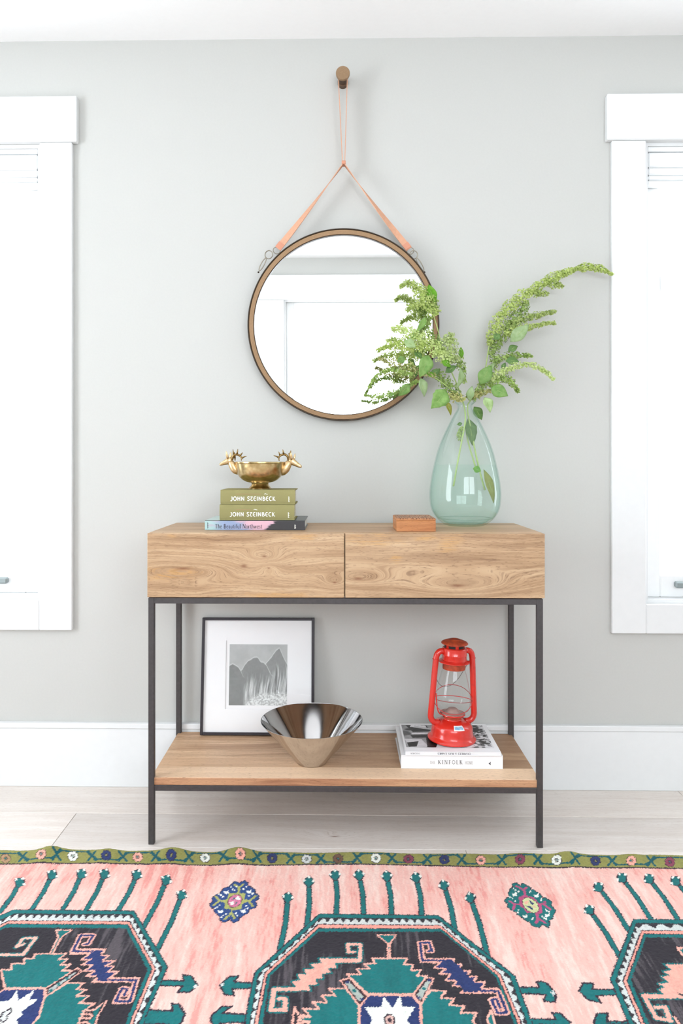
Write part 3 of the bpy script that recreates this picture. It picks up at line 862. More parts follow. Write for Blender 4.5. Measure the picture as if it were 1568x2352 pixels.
def disc_lathe(prof, seg=128):       # lathe about the local y axis: (radius, depth towards the viewer)
    bm = lathe(prof, seg)
    bm.transform(Matrix.Rotation(PI / 2, 4, 'X'))   # z -> -y
    return bm
D0, D1 = -0.016, 0.012
obj('frame', disc_lathe([(MR - .0045, D0), (MR, D0), (MR, D1), (MR - .0014, D1 + .0015), (MR - .0032, D1 + .0015), (MR - .0045, D1)], 160), M['darkrim'], mirror, smooth=40)
obj('frame_band', disc_lathe([(MR - .0038, D0), (MR - .0038, D1 - .001), (MR - .0055, D1 + .0002), (MR - .0185, D1 - .002), (MR - .0195, D1 - .004), (MR - .0195, D0)], 160), M['bronze'], mirror, smooth=40)
obj('inner_rim', disc_lathe([(MR - .0192, D0), (MR - .0192, D1 - .0035), (MR - .0215, D1 - .0035), (MR - .0215, D0)], 160), M['darkrim'], mirror, smooth=40)
obj('mirror_glass', disc_lathe([(0, 0.002), (MR - .0205, 0.002), (MR - .0205, -0.004), (0, -0.004)], 128), M['mirror'], mirror, smooth=20)
obj('backing', disc_lathe([(0, -0.0045), (MR - .006, -0.0045), (MR - .006, D0 + .001), (0, D0 + .001)], 96), M['darkrim'], mirror, smooth=20)
mirror_inv = (Matrix.Translation(mirror.location) @ Matrix.Rotation(TILT, 4, 'X')).inverted()
def mobj(name, bm, mat, smooth=False, parent=None):
    bm.transform(mirror_inv)
    return obj(name, bm, mat, parent or mirror, smooth=smooth)

PEG = at(787, 193, 0.0)
YS = -0.043
PR = 0.0135
kt = at(789, 376, YS)
pathL, wL, sL = [], [], []
# strap loop: left leg up, over the peg, right leg down (edge-on, its width runs along y)
legL0 = at(786.3, 374, YS); legR0 = at(791.5, 374, YS)
loop = [legL0]
for i in range(1, 9): loop.append(legL0.lerp(Vector((PEG.x - PR - .0015, YS, PEG.z)), i / 9))
for i in range(13):
    a = PI - PI * i / 12
    loop.append(Vector((PEG.x + (PR + .0015) * math.cos(a), YS, PEG.z + (PR + .0015) * math.sin(a))))
for i in range(1, 9): loop.append(Vector((PEG.x + PR + .0015, YS, PEG.z)).lerp(legR0, i / 9))
loop.append(legR0)
strap = mobj('strap', ribbon(loop, [(0, 1, 0)] * len(loop), [0.02] * len(loop), 0.0024), M['leather'])
# the two lower arms twist from edge-on to face-on towards the rings
for sx, ex, ey in ((-1, 640, 569), (1, 937, 570)):
    a = at(789 + 2.5 * sx, 379, YS); b = at(ex, ey, -0.046)
    n = 18; P, Wd = [], []
    d = (b - a).normalized(); side = Vector((d.z, 0, -d.x)) * -sx
    for i in range(n + 1):
        t = i / n
        P.append(a.lerp(b, t) + Vector((0, 0, -0.006 * math.sin(PI * t) * 0.6)))
        ang = (PI / 2) * (1 - t ** 1.25) * 0.985
        Wd.append(side * math.cos(ang) + Vector((0, 1, 0)) * math.sin(ang))
    arm = mobj('strap_arm', ribbon(P, Wd, [0.0215] * (n + 1), 0.0024), M['leather'])
    # folded end of the strap with a rivet, ring, hook and bracket
    dn = d
    q0 = b - dn * 0.018
    fold = ribbon([q0 + Vector((0, -.0022, 0)), b + Vector((0, -.0022, 0)), b + dn * .004], [side] * 3, [0.0225] * 3, 0.0022)
    mobj('strap_fold', fold, M['leather_edge'])
    r1 = b + dn * 0.012
    bm = bmesh.new()
    tube([r1 + side * (0.012 * math.cos(x)) + dn * (0.0105 * math.sin(x)) for x in [2 * PI * k / 24 for k in range(24)]], 0.0014, 8, bm, closed=True)
    mobj('square_ring', bm, M['nickel'], True)
    r2 = at(617 if sx < 0 else 950, 585, -0.047)
    bm = bmesh.new()
    u2 = Vector((dn.x, 0.25, dn.z)).normalized()
    tube([r2 + u2 * (0.0135 * math.cos(x)) + side * (0.0125 * math.sin(x)) for x in [2 * PI * k / 28 for k in range(28)]], 0.0016, 8, bm, closed=True)
    mobj('round_ring', bm, M['nickel'], True)
    c0 = at(611 if sx < 0 else 956, 592, -0.047); c1 = at(594 if sx < 0 else 974, 624, -0.043)
    bm = bmesh.new(); dd = (c1 - c0); s2 = Vector((dd.z, 0, -dd.x)).normalized() * 0.0052
    pts = smooth_path([c0 + s2 * .2, c0 + s2 + dd * .25, c0 + s2 + dd * .75, c1, c0 - s2 + dd * .75, c0 - s2 + dd * .25, c0 - s2 * .2], 2)
    tube(pts, 0.0016, 8, bm, closed=True)
    mobj('hook', bm, M['nickel'], True)
    bm = bmesh.new(); bmesh.ops.create_uvsphere(bm, u_segments=12, v_segments=8, radius=0.0032, matrix=Matrix.Translation(c1 + dd.normalized() * 0.002))
    mobj('screw', bm, M['darkrim'], True)
kp = bmesh.new()
box(kt.x - .0066, kt.x + .0068, YS - .0125, YS + .0125, kt.z - .0055, kt.z + .0062, .0012, bm=kp)
mobj('strap_keeper', kp, M['leather_edge'])

# wooden-brown wall peg
M['peg'] = plain('bronze_peg', rgb(150, 122, 92), 0.5, 0.35, var=0.1, scale=400, bump=0.06, bdist=0.0002)
M['pegdark'] = plain('dark_peg_shaft', rgb(96, 74, 56), 0.5, 0.4, var=0.1)
peg = thing('wall_peg', 'round bronze wall peg that holds the mirror strap near the ceiling', 'peg', tuple(PEG))
obj('shaft', disc_lathe([(0, 0), (PR, 0), (PR, 0.064), (0, 0.064)], 40), M['pegdark'], peg, smooth=30)
obj('base_ring', disc_lathe([(0, 0), (PR + .0035, 0), (PR + .0035, 0.016), (PR, 0.018), (0, 0.018)], 40), M['pegdark'], peg, smooth=30)
obj('knob', disc_lathe([(0, 0.060), (0.0215, 0.060), (0.0228, 0.0612), (0.0228, 0.0695), (0.0218, 0.071), (0, 0.071)], 48), M['peg'], peg, smooth=30)

# ------------------------------------------------------------------ framed print leaning on the wall
M['framewood'] = plain('black_picture_frame', rgb(48, 44, 50), 0.4, var=0.12, scale=200)
M['mat'] = plain('white_mat_board', rgb(243, 243, 243), 0.8, var=0.008)
pb = atz(589, 1692, SHZ)
pw = at(720.5, 1691, pb.y).x - at(458.5, 1691, pb.y).x
ph = 0.381
pic = thing('framed_print', 'black-framed mountain print in a white mat leaning on the wall', 'picture', (at(589.5, 1691, pb.y).x, pb.y + .012, SHZ + 0.0022), (math.radians(-6.6), 0, 0))
fb = 0.0088
for nm, a in (('frame_bar', (-pw / 2, -pw / 2 + fb, 0, ph)), ('frame_bar', (pw / 2 - fb, pw / 2, 0, ph)), ('frame_bar', (-pw / 2 + fb, pw / 2 - fb, 0, fb)), ('frame_bar', (-pw / 2 + fb, pw / 2 - fb, ph - fb, ph))):
    obj(nm, box(a[0], a[1], -0.012, 0.012, a[2], a[3], 0.001), M['framewood'], pic)
obj('backing', box(-pw / 2 + .003, pw / 2 - .003, 0.004, 0.01, .003, ph - .003), M['framewood'], pic)
ax0, ax1, az0, az1 = -.096, .098, .094, .293
mw = 0.012   # mat opening
o0, o1, p0, p1 = ax0 - mw, ax1 + mw, az0 - mw, az1 + mw
bm = bmesh.new()
for q in ((-pw / 2 + fb, o0, fb, ph - fb), (o1, pw / 2 - fb, fb, ph - fb), (o0, o1, fb, p0), (o0, o1, p1, ph - fb)):
    box(q[0], q[1], -.005, -.0025, q[2], q[3], bm=bm)
obj('mat_board', bm, M['mat'], pic)
obj('paper', box(o0, o1, -.0022, .003, p0, p1), M['mat'], pic)
def mountains(U, V):
    n = fbm(U * 30, V * 30, 2, 3); n2 = fbm(U * 5, V * 5, 12, 3)
    g = 0.72 + 0.05 * (n2 - .5) * 2 + 0.03 * (n - .5)
    def ridge(pts):
        xs = [p[0] for p in pts]; ys = [p[1] for p in pts]
        r = np.interp(U, xs, ys); return r + 0.012 * (fbm(U * 22, U * 0 + 3, 6, 3) - .5) * 2
    def lay(r, dark, rimw=.011):
        nonlocal g
        g = np.where(V < r, dark + .05 * (n - .5) + .05 * (n2 - .5), g)
        e = np.exp(-((V - r) / rimw) ** 2) * smst(V, .42, .56); g = g * (1 - .7 * e) + .88 * .7 * e
    lay(ridge([(0, .3), (.45, .5), (.6, .66), (.72, .78), (.8, .9), (.86, .94), (.9, .86), (1, .66)]), .56)
    lay(ridge([(0, .4), (.16, .5), (.24, .62), (.32, .73), (.42, .78), (.48, .79), (.54, .72), (.6, .7), (.64, .66), (.72, .5), (1, .3)]), .54)
    lay(ridge([(0, .64), (.05, .68), (.1, .66), (.16, .62), (.2, .56), (.24, .48), (.30, .36), (.34, .2), (.38, 0)]), .52)
    # pale veils running down
    w = U + .02 * np.sin(V * 9)
    st = fbm(w * 60, V * 3.5, 40, 4); st2 = fbm(w * 24, V * 2.0, 55, 3)
    top = .52 + .22 * smst(U, .5, .85) + .34 * (st2 - .5) * 2
    m = smst(V, top, top - .3) * smst(U, .22, .3) * .9
    veil = np.clip(.60 + .85 * (st - .38), .45, .95)
    g = g * (1 - m) + veil * m
    bz = .1 + .1 * smst(U, .3, .6) - .02 * (n - .5)
    m = smst(V, bz + .05, bz - .05) * smst(U, .24, .34)
    g = g * (1 - m) + np.clip(.86 + .5 * (fbm(U * 50, V * 50, 71, 2) - .55), .4, .93) * m
    g = np.clip(g, .1, .95)
    s = np.stack([g * .985, g, g * .99], -1)
    return lin(s)
M['art'] = printed_mat('art_paper', 0.55, 0.3)
o = printed_sheet('print', [(ax0, -.0026, az0), (ax1, -.0026, az0), (ax1, -.0026, az1), (ax0, -.0026, az1)], 200, 205, mountains, None, M['art'])
o.parent = pic
obj('glass', box(-pw / 2 + fb - .001, pw / 2 - fb + .001, -.0098, -.0078, fb - .001, ph - fb + .001), glass_pane_mat('picture_glass', gl=0.8), pic)

# ------------------------------------------------------------------ conical steel bowl
t_ = NT('polished_steel'); n_ = t_.noise(t_.coord(), 18.0, 4.0)
t_.set(color=t_.ramp(n_, [(0.3, (0.54, 0.535, 0.535)), (0.7, (0.62, 0.615, 0.615))]), metal=1.0, rough=t_.add(t_.mul(n_, 0.08), 0.04)); M['steel'] = t_.m
bc = atz(716, 1749, SHZ)
RB = 117.0 * (bc.y - CAM_Y) / F_PX
BRZ = CAM_Z - (1653 - HOR) * (bc.y - CAM_Y) / F_PX
bh = BRZ - SHZ
steel = obj('steel_bowl', lathe([(0, 0.0005), (.044, 0.0005), (.047, .002), (.049, .006), (RB - .0006, bh - .0006), (RB, bh), (RB - .0018, bh + .0002), (RB - .0032, bh - .002), (.047, .0095), (.042, .0045), (0, .0042)], 128), M['steel'], None, smooth=30)
steel.location = (bc.x, bc.y, SHZ + .0003)
tag(steel, 'polished steel cone-shaped bowl on the lower shelf in front of the print', 'bowl')

# ------------------------------------------------------------------ brass stag-head bowl
t_ = NT('polished_brass'); co_ = t_.coord(); n_ = t_.noise(co_, 60.0, 4.0); n2_ = t_.noise(co_, 14.0, 3.0)
c_ = t_.ramp(n_, [(0.3, rgb(176, 148, 100)), (0.6, rgb(208, 184, 136)), (0.8, rgb(224, 206, 166))])
c_ = t_.mixc(t_.mul(t_.step(n2_, 0.52, 0.7), 0.35), c_, rgb(122, 96, 54))
t_.set(color=c_, metal=1.0, rough=t_.add(0.16, t_.mul(n_, 0.14))); t_.bump(n_, 0.05, 0.0006); M['brass'] = t_.m
t_ = NT('satin_brass'); n_ = t_.noise(t_.coord(), 120.0, 3.0)
t_.set(color=t_.ramp(n_, [(0.3, rgb(196, 164, 118)), (0.7, rgb(226, 200, 158))]), metal=1.0, rough=0.36); M['brass2'] = t_.m
t_ = NT('dark_brass'); n_ = t_.noise(t_.coord(), 160.0, 3.0)
t_.set(color=t_.ramp(n_, [(0.3, rgb(104, 82, 46)), (0.7, rgb(176, 146, 94))]), metal=1.0, rough=0.35); M['brass3'] = t_.m
YB = yb + 0.078
sB = (YB - CAM_Y) / F_PX
bw0 = at(597, 1127, YB)
brass = thing('stag_bowl', 'footed brass bowl with two stag-head handles on the olive books', 'bowl', (bw0.x, YB, STACK_TOP + .0003))
H6 = lambda zx, zy: at(500 + zx * .12755, 1020 + zy * .12755, YB)
zrim = H6(780, 318).z - brass.location.z
def rr6(a, b): return (b - a) / 2 * .12755 * sB
bot = (H6(780, 700).z - brass.location.z)
obj('bowl', lathe([(0, bot + .0005), (rr6(620, 930), bot), (rr6(520, 1020), bot + .004), (rr6(440, 1085), bot + .0105), (rr6(385, 1130), bot + .0185), (rr6(350, 1165), bot + .028), (rr6(328, 1187), zrim - .0135), (rr6(318, 1197), zrim - .006), (rr6(308, 1207), zrim - .0045), (rr6(308, 1207), zrim - .001), (rr6(314, 1201), zrim), (rr6(324, 1191), zrim - .001), (rr6(340, 1175), zrim - .008), (rr6(400, 1115), bot + .022), (rr6(560, 980), bot + .006), (0, bot + .0035)], 96), M['brass'], brass, smooth=35)
obj('foot', lathe([(0, 0), (rr6(545, 975), 0), (rr6(545, 975), .0012), (rr6(560, 955), .003), (rr6(595, 925), .010), (rr6(607, 913), bot - .003), (rr6(600, 920), bot + .0015), (0, bot + .0015)], 72), M['brass'], brass, smooth=35)
def P6(zx, zy, dy=0.0):
    p = H6(zx, zy); return Vector((p.x, YB + dy, p.z))
zr = .12755 * sB
def stag(neck, head, ears, antlers):
    bm = bmesh.new()
    for seq, fl in ((neck, .85), (head, .72)):
        tube([P6(x, y) for x, y, r in seq], [r * zr for x, y, r in seq], 18, bm, flat=(1, fl))
    hd = obj('stag_head', bm, M['brass2'], brass, world=True, smooth=True)
    sub = hd.modifiers.new('round', 'SUBSURF'); sub.levels = 2; sub.render_levels = 2
    for (bx_, by_, tx, ty, w, dy) in ears:
        a, b = P6(bx_, by_, dy), P6(tx, ty, dy * 1.6)
        obj('ear', tube([a, a.lerp(b, .25), a.lerp(b, .55), a.lerp(b, .85), b], [w * zr * .55, w * zr, w * zr * .95, w * zr * .5, w * zr * .08], 10, flat=(1, .45)), M['brass2'], hd, world=True, smooth=True)
    for main, tines, dy in antlers:
        bm = bmesh.new()
        pts = [P6(x, y, dy * (0.4 + 0.6 * i / max(1, len(main) - 1))) for i, (x, y) in enumerate(main)]
        tube(resample(smooth_path(pts, 2), 22), [17 * zr, 21 * zr, 19 * zr, 8 * zr], 8, bm)
        for (a, b, c, d) in tines:
            p, q = P6(a, b, dy * .8), P6(c, d, dy)
            tube([p, p.lerp(q, .5) + Vector((0, 0, .0006)), q], [18 * zr, 13 * zr, 4 * zr], 7, bm)
        obj('antler', bm, M['brass3'], hd, world=True, smooth=True)
stag([(400, 530, 30), (345, 500, 64), (302, 446, 80), (266, 385, 74), (236, 335, 60), (222, 305, 40)],
     [(262, 262, 16), (240, 278, 48), (202, 302, 68), (160, 318, 56), (118, 336, 42), (80, 352, 34), (46, 366, 28), (28, 374, 14)],
     [(186, 268, 158, 126, 24, -.006), (216, 262, 228, 138, 22, .006)],
     [([(262, 280), (275, 215), (320, 188), (375, 190), (415, 220), (438, 255), (432, 298)], [(352, 188, 372, 88), (410, 212, 460, 152), (440, 250, 530, 216)], -.012),
      ([(255, 290), (268, 240), (288, 190), (300, 240), (300, 298)], [(275, 205, 262, 92), (292, 220, 290, 140)], .012)])
stag([(1110, 545, 34), (1160, 515, 72), (1208, 450, 92), (1248, 385, 82), (1282, 330, 62), (1296, 300, 40)],
     [(1268, 258, 16), (1292, 276, 48), (1334, 312, 68), (1376, 338, 56), (1420, 366, 45), (1462, 390, 37), (1496, 408, 28), (1512, 416, 14)],
     [(1328, 284, 1320, 150, 26, -.008), (1370, 276, 1388, 165, 20, .006)],
     [([(1268, 285), (1262, 225), (1225, 188), (1180, 185), (1130, 205), (1100, 245), (1112, 304)], [(1190, 186, 1174, 96), (1128, 206, 1100, 136), (1100, 240, 1010, 206)], -.012),
      ([(1285, 280), (1288, 220), (1300, 170), (1310, 115)], [(1292, 210, 1268, 165)], .010)])

# ------------------------------------------------------------------ small carved wooden box
M['boxwood'] = wood_mat('orange_wood', 'X', 'Z', pal=dict(dark=rgb(158, 96, 54), mid=rgb(186, 122, 74), light=rgb(202, 142, 92), gold=rgb(196, 130, 76), pore=rgb(120, 72, 42)), seed=4.0, rough=0.5)
t_ = NT('carved_wood'); P_ = t_.sep(t_.coord())
w_ = t_.new('ShaderNodeTexWave', wave_type='BANDS'); w_.inputs['Scale'].default_value = 40; w_.inputs['Distortion'].default_value = 9.0; w_.inputs['Detail'].default_value = 2.0; w_.inputs['Detail Scale'].default_value = 3.0
t_.put(w_.inputs['Vector'], t_.coord())
t_.set(color=t_.ramp(w_.outputs[1], [(0.3, rgb(96, 62, 44)), (0.6, rgb(196, 146, 112))]), rough=0.6); t_.bump(w_.outputs[1], 0.6, 0.0015); M['carved'] = t_.m
yx = atz(955, 1221, TZ).y
c0, c1 = at(910, 1205, yx).x, at(1000.5, 1205, yx).x
ch = at(955, 1191, yx).z - TZ
cdp = 0.145
wb = thing('wooden_box', 'small orange-brown wooden box with a carved lid beside the glass vase', 'box', ((c0 + c1) / 2, yx + cdp / 2, TZ + .0003))
hw = (c1 - c0) / 2
obj('body', box(-hw, hw, -cdp / 2, cdp / 2, 0, ch * .8, .001), M['boxwood'], wb)
obj('lid', box(-hw, hw, -cdp / 2, cdp / 2, ch * .8 + .0004, ch, .0012), M['boxwood'], wb)
obj('carved_panel', box(-hw + .004, hw - .004, -cdp / 2 + .004, cdp / 2 - .004, ch - .001, ch + .0012, .0006), M['carved'], wb)
bm = bmesh.new()
nb = 26
for k in range(nb):
    xa = -hw + .002 + (2 * hw - .004) * k / nb
    box(xa, xa + (2 * hw - .004) / nb * .55, -cdp / 2 - .0006, -cdp / 2 + .004, ch - .0028, ch + .0012, .0003, bm=bm)
obj('notched_border', bm, M['carved'], wb)
# ------------------------------------------------------------------ red hurricane lantern
t_ = NT('red_enamel'); n_ = t_.noise(t_.coord(), 40.0, 4.0)
c_ = t_.mixc(t_.mul(t_.step(n_, 0.55, 0.75), 0.5), rgb(212, 44, 32), rgb(184, 38, 28))
t_.set(color=c_, rough=0.24, coat=0.5); M['red'] = t_.m
t_ = NT('rusty_red'); n_ = t_.noise(t_.coord(), 90.0, 4.0)
t_.set(color=t_.ramp(n_, [(0.35, rgb(150, 56, 30)), (0.65, rgb(186, 72, 38))]), rough=0.55); M['rustred'] = t_.m
M['vent_shade'] = plain('painted_vent_shade', rgb(34, 26, 24), 0.8)  # flat dark colour painted in for the shade inside the neck openings
M['wire'] = plain('red_wire', rgb(190, 60, 56), 0.4)
M['greywire'] = plain('grey_wire', rgb(130, 126, 124), 0.4, 0.5)
M['burner'] = plain('burner_metal', rgb(176, 146, 138), 0.5, 0.3, var=0.12)
M['globe'] = glass_pane_mat('lantern_glass', (0.975, 0.98, 0.975), 1.0, 1.5)
lc = atz(1037, 1697, EAMES_TOP)
K = .1913 * (lc.y - CAM_Y) / F_PX          # metres per zoomed pixel
lan = thing('hurricane_lantern', 'red hurricane lantern with glass globe standing on the photo book', 'lantern', (lc.x, lc.y, EAMES_TOP + .0006), (0, math.radians(1.9), math.radians(14)))
def LP(*rs): return [(r * K, z * K) for r, z in rs]
obj('tank', lathe(LP((0, 0), (272, 0), (286, 8), (288, 22), (280, 36), (262, 48), (250, 66), (246, 120), (240, 160), (226, 186), (196, 206), (150, 226), (108, 240), (100, 256), (0, 258)), 72), M['red'], lan, smooth=35)
obj('burner', lathe(LP((100, 250), (112, 258), (112, 284), (92, 296), (88, 312), (60, 330), (40, 352), (0, 356)), 40), M['rustred'], lan, smooth=35)
obj('burner_cone', lathe(LP((140, 308), (134, 316), (84, 326), (66, 346), (54, 362), (36, 370), (0, 370)), 40), M['burner'], lan, smooth=35)
obj('globe_plate', lathe(LP((0, 292), (140, 292), (152, 300), (150, 310), (0, 314)), 48), M['red'], lan, smooth=35)
obj('globe', lathe(LP((128, 312), (160, 330), (190, 362), (206, 410), (211, 460), (206, 520), (192, 600), (174, 690), (154, 770), (138, 822), (133, 842)), 64), M['globe'], lan, smooth=True)
obj('collar', lathe(LP((134, 838), (136, 846), (134, 905), (128, 912), (126, 912), (126, 838)), 48), M['rustred'], lan, smooth=35)
obj('hood_plate', lathe(LP((126, 908), (170, 914), (188, 922), (188, 930), (160, 944), (146, 948), (126, 948)), 64), M['red'], lan, smooth=35)
obj('chimney', lathe(LP((142, 944), (146, 948), (146, 1000), (150, 1006), (150, 1016), (146, 1022), (146, 1082), (140, 1090), (126, 1090), (120, 1080), (0, 1078)), 64), M['red'], lan, smooth=35)
nk = obj('neck', lathe(LP((116, 1076), (118, 1122), (122, 1130), (110, 1134), (0, 1134)), 48), M['red'], lan, smooth=35)
for k in range(6):
    a0 = k * PI / 3 + .55
    vs = []
    for i in range(6):
        a = a0 + .72 * i / 5
        for z in (1094, 1124): vs.append((119.5 * K * math.cos(a), 119.5 * K * math.sin(a), z * K))
    obj('vent', pyd(vs, [(2 * i, 2 * i + 2, 2 * i + 3, 2 * i + 1) for i in range(5)]), M['vent_shade'], nk)  # dark patch on the closed neck, standing in for a shaded opening
obj('cap', lathe(LP((0, 1132), (120, 1132), (156, 1136), (160, 1144), (150, 1158), (110, 1176), (70, 1186), (64, 1192), (40, 1194), (34, 1190), (0, 1190)), 64), M['rustred'], lan, smooth=35)
for sx in (-1, 1):
    p = [(sx * 138, 0, 1052), (sx * 175, 0, 1054), (sx * 212, 0, 1034), (sx * 230, 0, 990), (sx * 236, 0, 930), (sx * 262, 0, 520), (sx * 276, 0, 330), (sx * 278, 0, 270), (sx * 252, 0, 222), (sx * 205, 0, 204), (sx * 160, 0, 206)]
    path = resample(smooth_path([Vector(q) * K for q in p], 2), 48)
    tb = obj('side_tube', tube(path, 36 * K, 18), M['red'], lan, smooth=True)
    obj('tube_band', torus((sx * 237 * K, 0, 960 * K), 36.5 * K, 4 * K, seg=24, sec=6), M['red'], tb, smooth=True)
obj('lift_lever', tube(smooth_path([Vector((-225, -25, 560)) * K, Vector((-222, -30, 480)) * K, Vector((-205, -30, 360)) * K, Vector((-170, -20, 310)) * K, Vector((-140, -5, 300)) * K]), 7 * K, 8), M['red'], lan, smooth=True)
bm = bmesh.new()
tube(smooth_path([Vector((226 * math.cos(a), 226 * math.sin(a), 470 + 110 * math.sin(a * 1 + .4 + PI) * 1.0)) * K for a in [2 * PI * i / 26 for i in range(26)]], 0), 4.2 * K, 7, bm, closed=True)
tube(smooth_path([Vector((226 * math.cos(a), 226 * math.sin(a), 470 - 110 * math.sin(a + .4 + PI))) * K for a in [2 * PI * i / 26 for i in range(26)]], 0), 4.2 * K, 7, bm, closed=True)
obj('globe_guard', bm, M['wire'], lan, smooth=True)
obj('carry_handle', tube(smooth_path([Vector((232, 12, 980)) * K, Vector((214, 110, 840)) * K, Vector((120, 205, 600)) * K, Vector((0, 235, 540)) * K, Vector((-120, 205, 600)) * K, Vector((-214, 110, 840)) * K, Vector((-232, 12, 980)) * K], 3), 4 * K, 7), M['greywire'], lan, smooth=True)
def sticker(U, V):
    c = mixn(C8(236, 238, 238) * np.ones(U.shape + (3,)), C8(120, 172, 204), smst(np.abs(V - .55), .36, .26) * smst(np.abs(U - .5), .46, .4) * (0.6 + 0.4 * smst(fbm(U * 7, V * 4, 3), .3, .6)))
    return c
U_, V_ = np.meshgrid(np.linspace(0, 1, 20), np.linspace(0, 1, 10))
aa = -PI / 2 - .30 + U_ * .56; zz_ = 172 + V_ * 42
rr_ = np.interp(zz_, [160, 186, 206, 226], [240, 226, 196, 150]) + 1.5
Pn = np.stack([rr_ * np.cos(aa), rr_ * np.sin(aa), zz_ + 1.5], -1).reshape(-1, 3) * K
ix = np.arange(200).reshape(10, 20)
me = grid_mesh('sticker', Pn, np.stack([ix[:-1, :-1], ix[:-1, 1:], ix[1:, 1:], ix[1:, :-1]], -1).reshape(-1, 4))
put_colour(me, 'print', sticker(U_, V_).reshape(-1, 3))
obj('sticker', me, M['print'], lan, smooth=True)
cp = obj('fuel_cap', lathe([(0, 0), (30 * K, 0), (30 * K, 16 * K), (24 * K, 20 * K), (0, 20 * K)], 20), M['red'], lan, smooth=35)
cp.location = (150 * K, 60 * K, 208 * K)

# ------------------------------------------------------------------ pale green glass vase with water
VA = atz(1067.6, 1207, TZ)
sv_ = (VA.y - CAM_Y) / F_PX * .14455
zoomr = [(2168, 270), (2150, 330), (2120, 372), (2050, 450), (1950, 518), (1850, 549), (1700, 561), (1600, 557), (1400, 531), (1200, 489), (1000, 440), (800, 367), (600, 272), (480, 212), (400, 168), (345, 130), (310, 114), (280, 112), (255, 120), (235, 146), (215, 166), (200, 170)]
def vz(zy): return (2168 - zy) * sv_ * 1.0
outer = [(r * sv_, vz(zy)) for zy, r in zoomr]
def densify(p, n=3):
    q = smooth_path([Vector((a, 0, b)) for a, b in p], n)
    return [(v.x, v.z) for v in q]
outer = densify(outer, 2)
WT = 0.0032
inner = [(max(.002, r - WT), z + (0.006 if z < .02 else 0)) for r, z in outer]
inner = [(r, max(z, .0065)) for r, z in inner]
prof = [(0, .0)] + outer + list(reversed(inner)) + [(0, .0065)]
def tinted_glass(name, thin, edge, milk, milk_w, gl):
    """thin tinted glass: light passes straight through, deeper colour at the rims, a little milkiness, mirror-like shine"""
    t = NT(name)
    lw = t.new('ShaderNodeLayerWeight'); lw.inputs[0].default_value = 0.5
    f = lw.outputs['Facing']
    tr = t.new('ShaderNodeBsdfTransparent'); t.put(tr.inputs[0], t.mixc(t.math('POWER', f, 3.0), thin, edge))
    df = t.new('ShaderNodeBsdfTranslucent'); df.inputs[0].default_value = (*milk, 1)
    d2 = t.new('ShaderNodeBsdfDiffuse'); d2.inputs[0].default_value = (*milk, 1)
    m0 = t.new('ShaderNodeMixShader'); m0.inputs[0].default_value = 0.5
    t.l.new(df.outputs[0], m0.inputs[1]); t.l.new(d2.outputs[0], m0.inputs[2])
    n = t.noise(t.coord(), 9.0, 2.0)
    m1 = t.new('ShaderNodeMixShader'); t.put(m1.inputs[0], t.mul(t.add(0.6, t.mul(n, 0.8)), milk_w))
    t.l.new(tr.outputs[0], m1.inputs[1]); t.l.new(m0.outputs[0], m1.inputs[2])
    g = t.new('ShaderNodeBsdfGlossy'); g.inputs['Roughness'].default_value = 0.02
    m2 = t.new('ShaderNodeMixShader')
    front = t.sub(1.0, t.new('ShaderNodeNewGeometry').outputs['Backfacing'])
    t.put(m2.inputs[0], t.mul(front, t.math('MINIMUM', t.mul(t.add(t.mul(t.math('POWER', f, 4.0), 0.7), 0.05), gl), 1.0)))
    t.l.new(m1.outputs[0], m2.inputs[1]); t.l.new(g.outputs[0], m2.inputs[2])
    t.l.new(m2.outputs[0], t.out.inputs['Surface'])
    return t.m
M['seaglass'] = tinted_glass('sea_glass', (0.980, 0.999, 0.991), (0.74, 0.88, 0.84), rgb(226, 246, 238), 0.02, 1.0)
vase = thing('glass_vase', 'pale green glass bottle vase half filled with water', 'vase', (VA.x, VA.y, TZ + .0004))
obj('body', lathe(prof, 96), M['seaglass'], vase, smooth=True)
wl = vz(1206)
wp = [(r - .0004, z) for r, z in inner if z < wl - .002]
wr = np.interp(wl, [z for r, z in inner], [r for r, z in inner])
wprof = [(0, .0072)] + [(r, max(.0072, z)) for r, z in wp] + [(wr - .0004, wl), (0, wl)]
M['water'] = tinted_glass('water', (0.978, 0.999, 0.990), (0.94, 0.985, 0.97), rgb(226, 248, 238), 0.06, 0.12)
wtr = obj('water', lathe(wprof, 96), M['water'], None, smooth=30)
wtr.location = vase.location
tag(wtr, 'clear water filling the lower half of the green glass vase', 'water')

# ------------------------------------------------------------------ leafy branches with pale green seed heads
def leaf_mat(name, a, b, tr=0.35):
    t = NT(name); co = t.coord()
    n = t.noise(co, 60.0, 3.0)
    oi = t.new('ShaderNodeObjectInfo').outputs['Random']
    c = t.ramp(n, [(0.3, a), (0.7, b)])
    c = t.mixc(1.0, c, t.ramp(oi, [(0, (.85, .85, .85)), (1, (1.12, 1.1, 1.05))]), 'MULTIPLY')
    t.set(color=c, rough=0.5, spec=0.3)
    tl_ = t.new('ShaderNodeBsdfTranslucent'); t.l.new(c, tl_.inputs[0])
    mx = t.new('ShaderNodeMixShader'); mx.inputs[0].default_value = tr
    t.l.new(t.b.outputs[0], mx.inputs[1]); t.l.new(tl_.outputs[0], mx.inputs[2]); t.l.new(mx.outputs[0], t.out.inputs['Surface'])
    return t.m
M['leaf'] = leaf_mat('green_leaf', rgb(126, 172, 88), rgb(162, 198, 120))
M['leafpale'] = leaf_mat('pale_leaf', rgb(166, 196, 134), rgb(196, 218, 168))
M['leafdark'] = leaf_mat('dark_leaf', rgb(100, 140, 76), rgb(130, 164, 98))
M['leafbright'] = leaf_mat('bright_leaf', rgb(112, 176, 48), rgb(146, 202, 74), 0.5)
